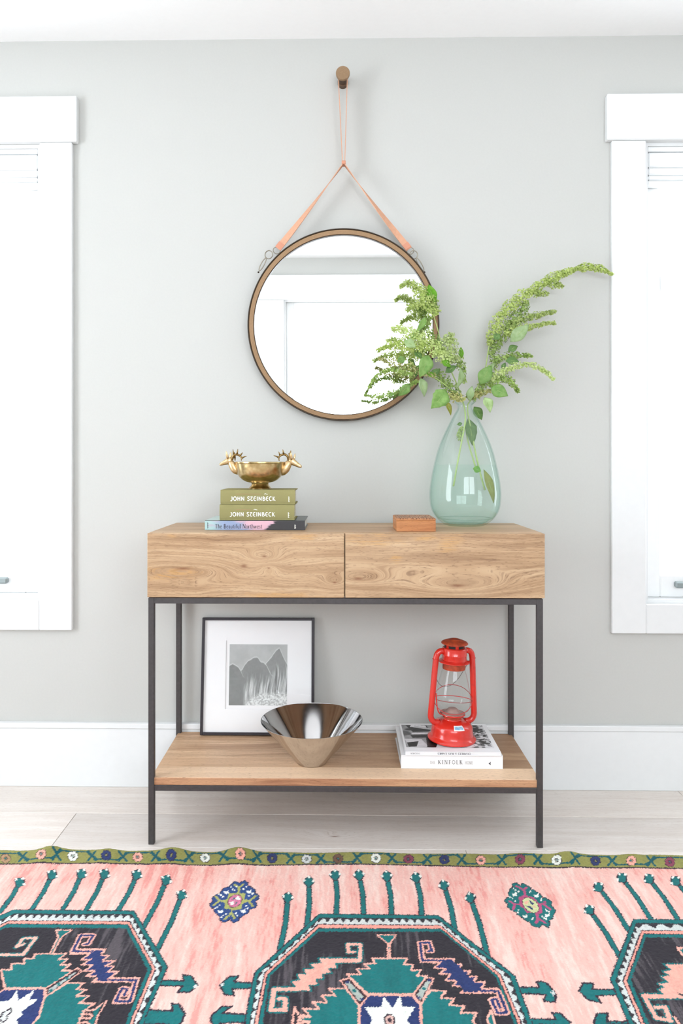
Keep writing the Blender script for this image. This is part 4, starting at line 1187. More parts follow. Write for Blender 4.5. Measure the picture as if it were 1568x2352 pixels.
M['leafyellow'] = leaf_mat('yellowing_leaf', rgb(160, 164, 60), rgb(184, 184, 92))
M['bract'] = leaf_mat('seed_bract', rgb(178, 200, 110), rgb(210, 224, 150), 0.4)
M['bractlight'] = leaf_mat('light_seed_bract', rgb(196, 216, 138), rgb(224, 236, 178), 0.45)
M['bractdark'] = leaf_mat('dark_seed_bract', rgb(146, 176, 92), rgb(182, 204, 126), 0.35)
M['bractdry'] = leaf_mat('dry_seed_bract', rgb(182, 186, 112), rgb(212, 210, 152), 0.35)
M['stem'] = plain('green_stem', rgb(166, 188, 112), 0.5, var=0.1, scale=80)
YV = VA.y
def G3(zx, zy, dy=0.0):
    return at(820 + zx * .38265, 580 + zy * .38265, YV + dy)
PM = .38265 * (YV - CAM_Y) / F_PX
def branch(label, loc):
    return thing('leafy_branch', label, 'branch', tuple(loc), group='branches in the glass vase')
def spike(br, pts, rad, mat, dens=1.0, dys=None, size=1.0, seed=0, core=True):
    """a seed head: hundreds of little cupped bracts around a thin stem"""
    rn = random.Random(seed)
    dys = dys or [0.0] * len(pts)
    path = resample(smooth_path([G3(x, y, d) for (x, y), d in zip(pts, dys)], 2), 40)
    L = sum((b - a).length for a, b in zip(path[:-1], path[1:]))
    n = int(dens * L * (sum(rad) / len(rad)) * PM * 2.4e5) + 40
    verts, faces = [], []
    for _ in range(n):
        t = rn.random(); k = t * 39; i = min(int(k), 38); p = path[i].lerp(path[i + 1], k - i)
        tr = t * (len(rad) - 1); j = min(int(tr), len(rad) - 2)
        R = (rad[j] + (rad[j + 1] - rad[j]) * (tr - j)) * PM
        R *= 0.95 + 0.35 * math.sin(t * 41 + seed) * math.sin(t * 17 + 2 * seed)
        a = rn.random() * 2 * PI; q = rn.random() ** 0.5
        tang = (path[i + 1] - path[i]).normalized()
        u = tang.cross(Vector((0.2, 1, 0.1))).normalized(); w = tang.cross(u)
        od = u * math.cos(a) + w * math.sin(a)
        c = p + od * (R * q) + tang * (rn.uniform(-1, 1) * .003)
        s = size * rn.uniform(.0026, .0044)
        nrm = (od * 1.0 + Vector((rn.uniform(-1, 1), rn.uniform(-1, 1) - .5, rn.uniform(-1, 1) + .3)) * .8).normalized()
        e1_ = nrm.cross(Vector((rn.random(), rn.random(), rn.random() + .1))).normalized(); e2_ = nrm.cross(e1_)
        b0 = len(verts); m = 5
        verts.append(c - nrm * s * .35)
        for h in range(m):
            an = 2 * PI * h / m
            verts.append(c + e1_ * (math.cos(an) * s) + e2_ * (math.sin(an) * s * .8) + nrm * (s * .25 * (h % 2)))
        for h in range(m): faces.append((b0, b0 + 1 + h, b0 + 1 + (h + 1) % m))
    me = bpy.data.meshes.new('seed_head'); me.from_pydata(verts, [], faces)
    me.polygons.foreach_set('use_smooth', [True] * len(me.polygons))
    o = obj('seed_head', me, M[mat], br, world=True, kind='stuff')
    if core:
        obj('stalk', tube(path[:-1], [.0016, .0007], 6), M['stem'], o, world=False).data.transform(Matrix.Translation(-base_loc(br)))
    return o
def leaf(br, b, t, w, mat, dy=0.0, tip=0.0, curl=0.25, face=0.0, jag=0.0):
    """a pointed oval blade from base b to tip t (zoomed px), w wide"""
    B, T = G3(b[0], b[1], dy), G3(t[0], t[1], dy + tip)
    d = T - B; L = d.length; d.normalize()
    s = d.cross(Vector((0, -1, 0))).normalized(); nrm = s.cross(d)
    s = (s * math.cos(face) + nrm * math.sin(face)); nrm = s.cross(d)
    n = 9; verts, faces = [], []
    prof = [0.0, .45, .78, .97, 1.0, .93, .78, .55, .28, 0.0]
    W = w * PM / 2
    for i in range(n + 1):
        tt = i / n; hw = prof[i] * W * (1 + jag * ((i % 2) - .5))
        c = B + d * (L * tt) + nrm * (L * .12 * math.sin(PI * tt))
        for k, q in enumerate((-1, -.5, 0, .5, 1)):
            verts.append(c + s * (hw * q) + nrm * (abs(q) * hw * curl + .15 * hw * math.sin(tt * 9 + q)))
    for i in range(n):
        for k in range(4):
            a = i * 5 + k; faces.append((a, a + 1, a + 6, a + 5))
    bm = pyd(verts, faces)
    bmesh.ops.remove_doubles(bm, verts=bm.verts[:], dist=1e-6)
    bmesh.ops.solidify(bm, geom=bm.faces[:], thickness=.0005)
    o = obj('leaf', bm, M[mat], br, world=True, smooth=True)
    rib = tube([B + d * (L * x) + nrm * (L * .12 * math.sin(PI * x) - .0006) for x in (0, .25, .5, .75, .96)], [.0009, .0003], 5)
    obj('midrib', rib, M['stem'], o, world=False).data.transform(Matrix.Translation(-base_loc(br)))
    return o
def stem(br, pts, r0, r1, dys=None):
    dys = dys or [0] * len(pts)
    path = resample(smooth_path([G3(x, y, d) for (x, y), d in zip(pts, dys)], 2), 30)
    obj('stem', tube(path, [r0, r1], 9), M['stem'], br, world=True, smooth=True)
def v4(zx, zy):   # vase zoom -> plant zoom
    return ((960 + zx * .14455 - 820) / .38265, (900 + zy * .14455 - 580) / .38265)

brL = branch('branch with drooping seed heads reaching over the mirror, upper left of the vase', G3(*v4(560, 1500)))
brM = branch('low branch with thin seed heads spreading left across the mirror rim', G3(*v4(860, 1450)))
brR = branch('branch with one long arching seed head reaching to the right window', G3(*v4(1010, 1500)))
brL.location.z = TZ + .06; brM.location.z = TZ + .06; brR.location.z = TZ + .07
# upper left branch
stem(brL, [v4(560, 1500), v4(640, 1040), v4(770, 400), v4(720, 180), (600, 790), (520, 620), (482, 450), (455, 370)], .0029, .0014, [-.02, -.015, -.004, 0, -.02, -.03, -.035, -.035])
spike(brL, [(475, 375), (430, 320), (395, 255), (350, 195), (300, 180), (258, 205)], [30, 50, 52, 40, 22, 12], 'bract', 1.0, [-.035] * 6, seed=1)
spike(brL, [(470, 350), (440, 290), (400, 240)], [34, 40, 30], 'bractdark', .8, [-.02] * 3, seed=2)
spike(brL, [(400, 300), (345, 315), (310, 335), (300, 355)], [24, 26, 20, 10], 'bract', 1.1, [-.04] * 4, seed=3)
spike(brL, [(520, 600), (430, 540), (340, 500), (270, 455), (205, 455)], [40, 55, 50, 40, 14], 'bractlight', .9, [-.03, -.04, -.05, -.05, -.05], seed=4)
spike(brL, [(440, 560), (330, 560), (240, 545), (170, 565), (120, 590)], [45, 46, 42, 24, 9], 'bract', .9, [-.03, -.04, -.05, -.06, -.06], seed=5)
spike(brL, [(500, 560), (430, 490), (410, 430), (440, 390)], [40, 36, 26, 18], 'bractdark', .7, [-.02] * 4, seed=6)
spike(brL, [(580, 660), (560, 580), (550, 520), (565, 485)], [44, 56, 48, 24], 'bractlight', 1.0, [-.04] * 4, seed=7)
spike(brL, [(560, 640), (500, 610), (460, 590)], [40, 46, 34], 'bractlight', .9, [-.035] * 3, seed=8)
spike(brL, [(640, 780), (625, 690), (610, 620)], [16, 28, 26], 'bractdark', .8, [-.02] * 3, seed=9)
for a in (((468, 302), (428, 190), 64, 'leafbright', -.03, 0, .2, .4), ((410, 388), (352, 475), 42, 'leaf', -.045, 0, .3, .5), ((430, 615), (372, 752), 84, 'leaf', -.06, -.01, .25, .2),
          ((285, 630), (236, 660), 46, 'leaf', -.05, 0, .2, .3), ((282, 530), (352, 572), 56, 'leafpale', -.075, 0, .2, .2), ((628, 635), (622, 566), 30, 'leafbright', -.03, 0, .2, .3),
          ((508, 650), (562, 690), 44, 'leafbright', -.05, 0, .2, .3), ((618, 690), (588, 822), 48, 'leafpale', -.07, 0, .5, .7), ((528, 722), (600, 680), 44, 'leafdark', -.04, 0, .2, .3), ((340, 590), (392, 640), 40, 'leafdark', -.03, 0, .2, .3)):
    leaf(brL, *a)
# low left branch
stem(brM, [v4(910, 1190), v4(760, 700), v4(745, 300), (640, 900), (560, 820), (470, 750), (400, 725)], .0027, .0014, [.01, .006, 0, -.01, -.03, -.05, -.05])
spike(brM, [(470, 740), (340, 705), (230, 672), (130, 635)], [14, 32, 30, 8], 'bractdry', .9, [-.05] * 4, seed=11)
spike(brM, [(330, 735), (210, 695), (140, 720), (95, 765), (68, 812)], [22, 22, 15, 14, 6], 'bractdark', 1.0, [-.055] * 5, seed=12)
spike(brM, [(360, 770), (290, 812), (200, 850), (110, 866), (42, 856)], [12, 16, 15, 20, 5], 'bractdark', 1.0, [-.04, -.05, -.06, -.06, -.06], seed=13)
spike(brM, [(610, 870), (540, 790), (490, 740), (470, 705)], [28, 42, 40, 22], 'bractdark', .8, [-.02] * 4, seed=14)
spike(brM, [(640, 880), (570, 862), (520, 848), (495, 842)], [20, 30, 26, 14], 'bractdry', 1.0, [-.035] * 4, seed=15)
spike(brM, [(330, 660), (300, 690), (250, 730)], [20, 30, 26], 'bract', .8, [-.05] * 3, seed=16)
for a in (((378, 750), (402, 868), 54, 'leafpale', -.05, 0, .35, .3), ((535, 828), (442, 938), 104, 'leaf', -.05, -.02, .2, .1, .12), ((315, 785), (245, 862), 58, 'leaf', -.05, 0, .25, .3), ((225, 850), (175, 848), 24, 'leaf', -.06, 0, .2, .2),
          ((532, 890), (562, 980), 32, 'leafyellow', -.04, 0, .3, .3), ((440, 740), (500, 700), 40, 'leafdark', -.03, 0, .2, .2), ((470, 745), (405, 712), 26, 'leafbright', -.05, 0, .2, .2)):
    leaf(brM, *a)
# right branch
stem(brR, [v4(1060, 1560), v4(960, 1210), v4(800, 420), v4(770, 200), (690, 880), (775, 690), (780, 620), (795, 540), (860, 400)], .0030, .0015, [.02, .015, .003, 0, .0, .01, .015, .02, .02])
spike(brR, [(790, 560), (850, 400), (930, 305), (1030, 240), (1110, 185), (1190, 140), (1260, 118), (1330, 90), (1400, 84), (1470, 98), (1530, 130)], [16, 46, 50, 42, 40, 36, 30, 24, 25, 22, 12], 'bract', 1.1, [.02, .02, .02, .025, .03, .035, .04, .045, .05, .055, .06], seed=21)
spike(brR, [(800, 620), (840, 540), (900, 460), (970, 370), (1020, 300)], [22, 40, 48, 46, 26], 'bractdark', .7, [.03] * 5, seed=22)
spike(brR, [(900, 450), (1000, 392), (1090, 374), (1190, 353)], [30, 30, 24, 10], 'bract', 1.0, [.02, .02, .03, .03], seed=23)
spike(brR, [(880, 490), (1000, 450), (1080, 440), (1130, 425), (1192, 420)], [34, 32, 22, 12, 14], 'bract', 1.0, [0, -.005, -.01, -.01, -.01], seed=24)
spike(brR, [(1150, 200), (1200, 190), (1235, 205)], [26, 22, 10], 'bract', 1.0, [.03] * 3, seed=25)
spike(brR, [(1060, 250), (1110, 245), (1148, 248)], [24, 22, 10], 'bract', 1.0, [.02] * 3, seed=26)
spike(brR, [(830, 640), (930, 615), (1000, 615), (1050, 622)], [24, 26, 20, 8], 'bractdark', 1.0, [.02] * 4, seed=27)
spike(brR, [(800, 760), (900, 700), (1000, 664), (1080, 682), (1140, 722), (1180, 765)], [20, 26, 22, 18, 18, 9], 'bractlight', 1.0, [-.02] * 6, seed=28)
spike(brR, [(790, 800), (870, 740), (925, 775), (968, 838)], [26, 30, 24, 10], 'bractdark', 1.0, [-.01] * 4, seed=29)
spike(brR, [(690, 885), (740, 820), (800, 720), (830, 640)], [20, 32, 36, 30], 'bractdark', .8, [.0, .01, .015, .02], seed=30)
spike(brR, [(655, 872), (700, 852), (800, 830)], [18, 24, 12], 'bractdry', 1.0, [-.01] * 3, seed=31)
for a in (((918, 538), (1032, 434), 78, 'leafpale', -.02, -.01, .15, .15), ((735, 792), (806, 678), 82, 'leaf', -.02, 0, .2, .2), ((802, 808), (906, 862), 78, 'leaf', -.03, -.01, .15, -.1), ((890, 650), (972, 655), 52, 'leafdark', 0, 0, .2, .2),
          ((905, 590), (964, 562), 46, 'leafdark', .0, 0, .2, .2), ((762, 868), (798, 962), 62, 'leafpale', -.03, -.01, .4, .3), ((700, 925), (748, 1006), 60, 'leafdark', .035, 0, .2, .1), ((672, 890), (690, 800), 48, 'leafpale', -.02, 0, .2, .3),
          ((868, 700), (890, 660), 26, 'leafdark', 0, 0, .2, .2), ((820, 520), (858, 490), 44, 'leafdark', .0, 0, .2, .2), ((775, 740), (830, 660), 40, 'leafpale', .01, 0, .3, .6)):
    leaf(brR, *a)
# foliage hanging inside the neck and in the water
def vleaf(br, b, t, w, mat, dy=0, jag=0.0): leaf(br, v4(*b), v4(*t), w * .14455 / .38265, mat, dy, 0, .2, .2, jag)
vleaf(brM, (790, 420), (860, 860), 190, 'leafdark', .012, .1)
vleaf(brR, (870, 1215), (1000, 1260), 110, 'leafbright', -.03, .1)
vleaf(brR, (1040, 1230), (1200, 1780), 130, 'leafyellow', .02)
vleaf(brM, (700, 500), (610, 520), 60, 'leafdark', 0)
spike(brM, [v4(700, 560), v4(660, 640), v4(640, 760)], [14, 20, 12], 'bractdark', .7, [.0] * 3, seed=41)
# ------------------------------------------------------------------ the rug: a knotted grid, one colour per knot
RZT = 0.012                                   # pile height
def W(pts): return [(p.x, p.y) for p in (atz(x, y, RZT) for x, y in pts)]
def fr(ox, oy, s): return lambda pts: W([(ox + s * a, oy + s * b) for a, b in pts])
Z1, Z2, Z3 = fr(570, 2050, .20408), fr(880, 2050, .20408), fr(0, 2050, .20408)
Z4, Z5, Z7 = fr(470, 2000, .08929), fr(1150, 2010, .08929), fr(1300, 2080, .17092)
R1, R2, R3, R4 = fr(0, 1930, .33801), fr(480, 1930, .26786), fr(860, 1930, .26786), fr(1200, 1930, .23469)
PX = W
Y_EDGE = atz(784, 1958.5, RZT).y
Y_MID = atz(890, 2343, RZT).y                 # the pattern is mirrored about this line
PERIOD = 0.80
RX0, RX1, RY0 = -1.75, 1.75, 2 * Y_MID - Y_EDGE
def axis(parts):
    a = []
    for lo, hi, st in parts:
        n = max(1, int(round((hi - lo) / st))); a += list(lo + (hi - lo) * np.arange(n) / n)
    return np.array(a + [parts[-1][1]])
ax_ = axis([(RX0, -1.0, .012), (-1.0, 1.0, .0021), (1.0, RX1, .012)])
ay_ = axis([(RY0, Y_MID - .12, .012), (Y_MID - .12, Y_EDGE, .0021)])
GX, GY = np.meshgrid(ax_, ay_)
# point where the pattern is looked up: mirrored, repeated beyond the traced width, and jittered knot by knot
JX = (hash2(np.arange(GX.size), np.zeros(GX.size, int), 5).reshape(GX.shape) - .5) * .0022
JY = (hash2(np.arange(GX.size), np.ones(GX.size, int), 9).reshape(GX.shape) - .5) * .003
QX, QY = GX + JX, GY + JY
QY = np.where(QY < Y_MID, 2 * Y_MID - QY, QY)
def px_of(X, Y, Z=RZT):
    dx, dy = X, Y - CAM_Y
    d = dx * FWD.x + dy * FWD.y; u = dx * RGT.x + dy * RGT.y
    return PPX + F_PX * u / d
for _ in range(3):
    p = px_of(QX, QY)
    QX = np.where(p < -12, QX + PERIOD, np.where(p > 1580, QX - PERIOD, QX))
QX = QX.ravel(); QY = QY.ravel()
CO = np.zeros((QX.size, 3))
# colours
def cc(*c): return C8(*c)
PINK, TEAL, NAVY, BLK, WHT, OLV, OUT, MAG, GRY, DTEAL = cc(238, 176, 160), cc(20, 108, 108), cc(40, 54, 102), cc(56, 51, 57), cc(232, 234, 224), cc(142, 140, 76), cc(54, 40, 52), cc(176, 74, 112), cc(206, 210, 206), cc(14, 84, 92)
MAR, TAN, LPK = cc(132, 62, 84), cc(176, 140, 104), cc(238, 170, 152)
def shade_of(col, m, kind=None):
    x, y = QX[m], QY[m]
    n = fbm(x * 300, y * 300, 3, 2)[:, None]
    if kind == 'field':
        s1 = fbm(x * 60 + 2 * vnoise(x * 3, y * 3, 4), y * 7.0, 61, 4); s2 = fbm(x * 5.0, y * 4.0, 77, 3); s3 = fbm(x * 240, y * 40, 91, 2)
        t = np.clip(.52 * s1 + .35 * s2 + .3 * s3 - .08, 0, 1)
        c = mixn(cc(228, 152, 142) * np.ones((len(x), 3)), cc(236, 184, 172), smst(t, .28, .46)); c = mixn(c, cc(240, 208, 196), smst(t, .46, .72))
        return c * (.94 + .12 * n)
    if kind == 'black':
        s1 = fbm(x * 190, y * 14, 15, 3); s2 = fbm(x * 7, y * 5, 19, 2)
        t = smst(s1 * .7 + s2 * .5, .58, .80)
        return mixn(cc(44, 40, 46) * np.ones((len(x), 3)), cc(104, 96, 100), t * .6) * (.8 + .4 * n)
    v = fbm(x * 60, y * 14, 23, 2)[:, None]
    return col * (.72 + .34 * n + .24 * v)
def fill(col, m, kind=None):
    if m.any(): CO[m] = shade_of(col, m, kind)
def poly(col, pts, kind=None):
    xs = [p[0] for p in pts]; ys = [p[1] for p in pts]
    b = (QX > min(xs)) & (QX < max(xs)) & (QY > min(ys)) & (QY < max(ys))
    i = np.nonzero(b)[0]
    if len(i) == 0: return
    k = in_poly(QX[i], QY[i], pts)
    m = np.zeros(QX.size, bool); m[i[k]] = True
    fill(col, m, kind)
def line(col, pts, w, closed=False):
    if closed: pts = list(pts) + [pts[0]]
    xs = [p[0] for p in pts]; ys = [p[1] for p in pts]
    b = (QX > min(xs) - w) & (QX < max(xs) + w) & (QY > min(ys) - w) & (QY < max(ys) + w)
    i = np.nonzero(b)[0]
    if len(i) == 0: return
    x, y = QX[i], QY[i]; hit = np.zeros(len(i), bool)
    for (ax, ay), (bx, by) in zip(pts[:-1], pts[1:]):
        dx, dy = bx - ax, by - ay; L = dx * dx + dy * dy or 1e-12
        t = np.clip(((x - ax) * dx + (y - ay) * dy) / L, 0, 1)
        hit |= (x - ax - t * dx) ** 2 + (y - ay - t * dy) ** 2 < (w / 2) ** 2
    m = np.zeros(QX.size, bool); m[i[hit]] = True
    fill(col, m)
def outlined(col, pts, oc, w, kind=None):
    poly(col, pts, kind); line(oc, pts, w, True)
def spiral(pts, oc, ow, ic, iw):
    line(oc, pts, ow); line(ic, pts, iw)
def ell(cx, cy, rx, ry, n=16, rot=0.0):
    return [(cx + rx * math.cos(a) * math.cos(rot) - ry * math.sin(a) * math.sin(rot), cy + rx * math.cos(a) * math.sin(rot) + ry * math.sin(a) * math.cos(rot)) for a in [2 * PI * i / n for i in range(n)]]
PO = .0042      # pink outline
fill(PINK, np.ones(QX.size, bool), 'field')

# --- olive border with its vine and flowers
bt = [(-300, 1950), (0, 1952), (500, 1954), (1000, 1956), (1568, 1962), (1900, 1966)]
bb = [(1900, 1999), (1568, 1995), (1250, 1993), (1000, 1988), (800, 1985.5), (500, 1987), (200, 1984), (0, 1984), (-300, 1982)]
poly(OLV, W([(x, y - 30) for x, y in bt] + bb))
line(OUT, W(bb), .0055)
ymid = lambda px: np.interp(px, [0, 100, 400, 550, 700, 900, 1100, 1300, 1568], [1968, 1966, 1969, 1968, 1972, 1971.5, 1974, 1976, 1980])
nodes = [-25, 53, 130, 211, 282, 357, 434, 513, 590, 668, 737, 820, 900, 981, 1060, 1152, 1235, 1321, 1405, 1495, 1585]
side = [-1, 1, -1, 1, -1, 1, -1, 1, -1, -1, 1, -1, 1, -1, 1, -1, 1, -1, 1, -1]
fl = [(13, TAN), (94, LPK), (167, WHT), (244, NAVY), (316, LPK), (393, NAVY), (471, WHT), (552, LPK), (625, NAVY), (704, GRY), (776, cc(110, 80, 62)), (863, WHT), (938, MAR), (1020, NAVY), (1104, LPK), (1194, MAR), (1278, WHT), (1367, NAVY), (1449, LPK), (1538, MAR)]
VINE = .0068
for k in range(len(nodes) - 1):
    a, b, s = nodes[k], nodes[k + 1], side[k]
    ya, yb_, ym = ymid(a), ymid(b), ymid((a + b) / 2)
    line(DTEAL, W([(a, ya), (a + 12, ym + s * 9), (b - 12, ym + s * 9), (b, yb_)]), VINE)
for a in nodes:
    y = ymid(a)
    line(DTEAL, W([(a - 9, y - 11), (a + 9, y + 11)]), VINE); line(DTEAL, W([(a + 8, y - 10), (a - 9, y + 11)]), VINE)
for (x, c) in fl:
    y = ymid(x) + (1 if x > 60 else 3)
    for k in range(8):
        a = 2 * PI * k / 8 + .3
        poly(OUT, W(ell(x + 7.9 * math.cos(a), y + 7.4 * math.sin(a), 4.9, 4.6, 9)))
    for k in range(8):
        a = 2 * PI * k / 8 + .3
        poly(c, W(ell(x + 7.9 * math.cos(a), y + 7.4 * math.sin(a), 3.8, 3.5, 9)))
    poly(c * .6, W(ell(x, y, 3.4, 3.2, 8))); poly(OLV if c is NAVY else TEAL, W(ell(x, y, 2, 2, 6)))

# --- two free flowers
def flower(Fz, outline, body, heart, arms, oval, orot, ocol, ocol2, hearts, hcol, dots, quads):
    line(OUT, Fz(outline), .0042, True); poly(body, Fz(outline))
    poly(heart, Fz(arms[0]))
    for l in arms[1:]: line(heart, Fz(l), .0062)
    line(OUT, Fz(ell(*oval, 20, orot)), .003, True); poly(ocol, Fz(ell(*oval, 20, orot)))
    for q, c in quads: poly(c, Fz(q))
    for (x, y) in hearts: poly(hcol, Fz([(x - 65, y - 25), (x + 10, y - 10), (x + 60, y - 60), (x + 65, y + 40), (x - 30, y + 60)]))
    for (x, y) in dots: poly(hcol, Fz(ell(x, y, 24, 24, 6)))
flower(Z4, [(660, 370), (780, 265), (890, 310), (1010, 245), (1105, 300), (1090, 380), (1160, 390), (1300, 490), (1280, 560), (1385, 640), (1370, 740), (1290, 790), (1340, 880), (1290, 950), (1190, 985), (1130, 1000), (1120, 1070), (920, 1190), (870, 1170), (870, 1270), (760, 1330), (690, 1290), (640, 1230), (580, 1290), (480, 1330), (400, 1270), (390, 1180), (250, 1050), (240, 970), (140, 930), (140, 850), (210, 780), (185, 700), (300, 610), (370, 600), (500, 440), (640, 410)], cc(44, 72, 128), cc(166, 168, 98),
    [[(620, 580), (820, 570), (880, 430), (900, 570), (1050, 580), (1020, 720), (1180, 760), (960, 860), (950, 970), (720, 1020), (680, 1080), (660, 980), (500, 970), (520, 830), (380, 770), (580, 720)],
     [(880, 500), (880, 430), (770, 350)], [(880, 430), (1000, 340)], [(450, 770), (380, 770), (290, 660)], [(380, 770), (230, 880)], [(1100, 770), (1170, 760), (1310, 640)], [(1150, 800), (1240, 910)], [(690, 1080), (520, 1240)], [(690, 1080), (770, 1220)]],
    (775, 775, 190, 145), -.7, cc(206, 120, 150), None, [(550, 540), (1135, 530), (400, 1040), (985, 1030)], WHT,
    [(680, 410), (720, 465), (760, 495), (1000, 460), (1065, 410), (370, 600), (420, 620), (470, 670), (1220, 590), (1255, 570), (1140, 640), (1060, 905), (1100, 965), (390, 875), (310, 935), (265, 965), (805, 1090), (845, 1150), (540, 1105), (480, 1135), (420, 1190), (810, 400)],
    [([(800, 690), (860, 640), (920, 740), (800, 750)], WHT), ([(640, 800), (750, 780), (740, 860), (690, 890)], WHT), ([(680, 750), (770, 680), (760, 730)], TEAL), ([(790, 800), (850, 790), (790, 860)], TEAL)])
flower(Z5, [(300, 210), (400, 200), (510, 270), (560, 200), (760, 320), (770, 380), (830, 370), (1040, 520), (1060, 590), (1120, 580), (1300, 680), (1280, 770), (1390, 900), (1350, 990), (1320, 1100), (1260, 1160), (1210, 1180), (1250, 1240), (1220, 1350), (1060, 1260), (960, 1345), (800, 1300), (740, 1190), (680, 1190), (430, 1010), (400, 950), (290, 900), (180, 830), (190, 740), (95, 660), (170, 570), (240, 560), (195, 480), (250, 340), (310, 320)], TEAL, cc(180, 80, 120),
    [[(450, 570), (630, 480), (700, 540), (860, 580), (940, 690), (1040, 770), (1060, 960), (940, 1030), (850, 960), (660, 970), (580, 850), (470, 770), (470, 640)],
     [(620, 480), (590, 380), (400, 280)], [(590, 380), (650, 310)], [(460, 750), (350, 740), (220, 660)], [(350, 760), (310, 880)], [(1000, 740), (1110, 740), (1140, 680)], [(1110, 760), (1280, 880)], [(930, 1000), (950, 1120), (900, 1230)], [(970, 1120), (1150, 1230)]],
    (765, 770, 240, 150), .72, cc(206, 212, 158), None, [(345, 480), (910, 520), (620, 1050), (1190, 1020)], WHT,
    [(320, 340), (370, 370), (450, 420), (735, 450), (765, 410), (230, 565), (300, 600), (365, 655), (1030, 650), (1040, 610), (450, 890), (430, 960), (1150, 885), (1195, 915), (1235, 945), (1065, 1070), (1110, 1100), (1150, 1130), (800, 1140), (815, 1110)],
    [([(720, 630), (870, 740), (780, 760)], NAVY), ([(620, 780), (740, 790), (850, 880), (780, 880)], NAVY), ([(600, 680), (690, 640), (700, 740), (620, 740)], cc(232, 178, 156)), ([(800, 790), (880, 790), (900, 860)], cc(232, 178, 156))])

# --- stems with flower heads
def stems(Fm, heads, bases, sc):
    for (h, b) in zip(heads, bases):
        hp, bp = Fm([h])[0], Fm([b])[0]
        midp = (hp[0] * .5 + bp[0] * .5 + .004, hp[1] * .5 + bp[1] * .5)
        line(OUT, [hp, midp, bp], .0145); line(TEAL, [hp, midp, bp], .0105)
        # head drawn in photograph pixels around h
        k = 1.0 / sc
        dx, dy = h[0] - b[0], h[1] - b[1]; L = math.hypot(dx, dy); ux, uy = dx / L, dy / L; vx, vy = -uy, ux
        def o(a, c): return (h[0] + (ux * a + vx * c) * k, h[1] + (uy * a + vy * c) * k)
        outlined(TEAL, Fm([o(-13, -3), o(-5, -9), o(0, -13), o(7, -8), o(13, 0), o(7, 8), o(0, 13), o(-5, 9), o(-13, 3)]), OUT, .003)
        for (a, c) in ((10.5, 0), (1.5, -10.5), (1.5, 10.5)):
            poly(WHT, Fm([o(a - 3.6, c), o(a, c - 3.6), o(a + 3.6, c), o(a, c + 3.6)]))
stems(R1, [(-60, 330), (135, 285), (355, 235), (555, 230), (710, 232), (930, 235), (1130, 270), (1235, 370)], [(-230, 560), (0, 490), (210, 480), (420, 480), (580, 482), (800, 482), (975, 590), (1065, 750)], .338)
stems(R2, [(675, 490), (855, 355), (1080, 300), (1285, 300)], [(605, 950), (835, 760), (1090, 645), (1325, 645)], .26786)
stems(R3, [(105, 310), (355, 320), (595, 385), (820, 490)], [(145, 645), (405, 650), (690, 780), (970, 1005)], .26786)
stems(R4, [(650, 680), (740, 460), (970, 370), (1235, 380), (1495, 400), (1750, 420)], [(955, 1150), (1045, 895), (1260, 785), (1530, 795), (1800, 800), (2060, 800)], .23469)

# --- arrow hooks between the medallions
HK = [R3([(1225, 1258), (1410, 1262), (1388, 1208), (1470, 1220), (1552, 1312), (1545, 1388), (1448, 1378), (1470, 1322), (1240, 1312)]),
      R2([(380, 1222), (210, 1215), (255, 1163), (175, 1170), (92, 1240), (130, 1322), (218, 1332), (200, 1275), (360, 1272)]),
      R2([(330, 1492), (112, 1482), (195, 1425), (110, 1425), (18, 1502), (10, 1590), (60, 1640), (110, 1548), (320, 1546)]),
      R4([(30, 1745), (330, 1755), (285, 1688), (365, 1690), (475, 1790), (470, 1900), (350, 1860), (380, 1815), (40, 1810)]),
      R1([(1070, 950), (1250, 956), (1240, 914), (1300, 920), (1342, 982), (1290, 1032), (1203, 1032), (1242, 990), (1060, 988)]),
      R1([(980, 1152), (1175, 1160), (1165, 1110), (1215, 1114), (1256, 1180), (1222, 1250), (1130, 1310), (1172, 1215), (960, 1208)]),
      R4([(905, 1460), (680, 1458), (695, 1398), (590, 1398), (550, 1475), (640, 1560), (770, 1590), (720, 1520), (920, 1515)]),
      R4([(1060, 1775), (820, 1772), (835, 1692), (730, 1695), (690, 1780), (760, 1880), (860, 1900), (840, 1830), (1080, 1830)])]
for h in HK: outlined(TEAL, h, OUT, .004)
for p in (R3([(1525, 1285), (1552, 1312), (1535, 1335), (1508, 1310)]), R2([(92, 1240), (118, 1215), (130, 1240), (108, 1262)]), R1([(1318, 985), (1342, 982), (1335, 1000), (1312, 1005)])): poly(GRY, p)

# --- medallions
def teeth(Aa, Ab, Ba, Bb, n):
    l = lambda p, q, t: (p[0] + (q[0] - p[0]) * t, p[1] + (q[1] - p[1]) * t)
    poly(GRY, [Ba, Bb, l(Bb, Ab, .3), l(Ba, Aa, .3)])
    for i in range(n):
        b0, b1 = l(Ba, Bb, i / n), l(Ba, Bb, (i + 1) / n)
        t0, t1 = l(l(Ba, Bb, (i + .36) / n), l(Aa, Ab, (i + .36) / n), .84), l(l(Ba, Bb, (i + .64) / n), l(Aa, Ab, (i + .64) / n), .84)
        poly(GRY, [b0, l(l(Ba, Bb, i / n), l(Aa, Ab, i / n), .28), t0, t1, l(l(Ba, Bb, (i + 1) / n), l(Aa, Ab, (i + 1) / n), .28), b1])
def medallion(O, A, B, Cc, D, counts):
    line(OUT, O, .005, True); poly(TEAL, O); poly(BLK * .8, A)
    for k, n in enumerate(counts):
        if n: teeth(A[k], A[k + 1], B[k], B[k + 1], n)
    poly(cc(240, 158, 142), B); line(OUT, B, .0026, True); poly(TEAL, Cc); line(OUT, Cc, .002, True); poly(BLK, D, 'black')
low = 2470
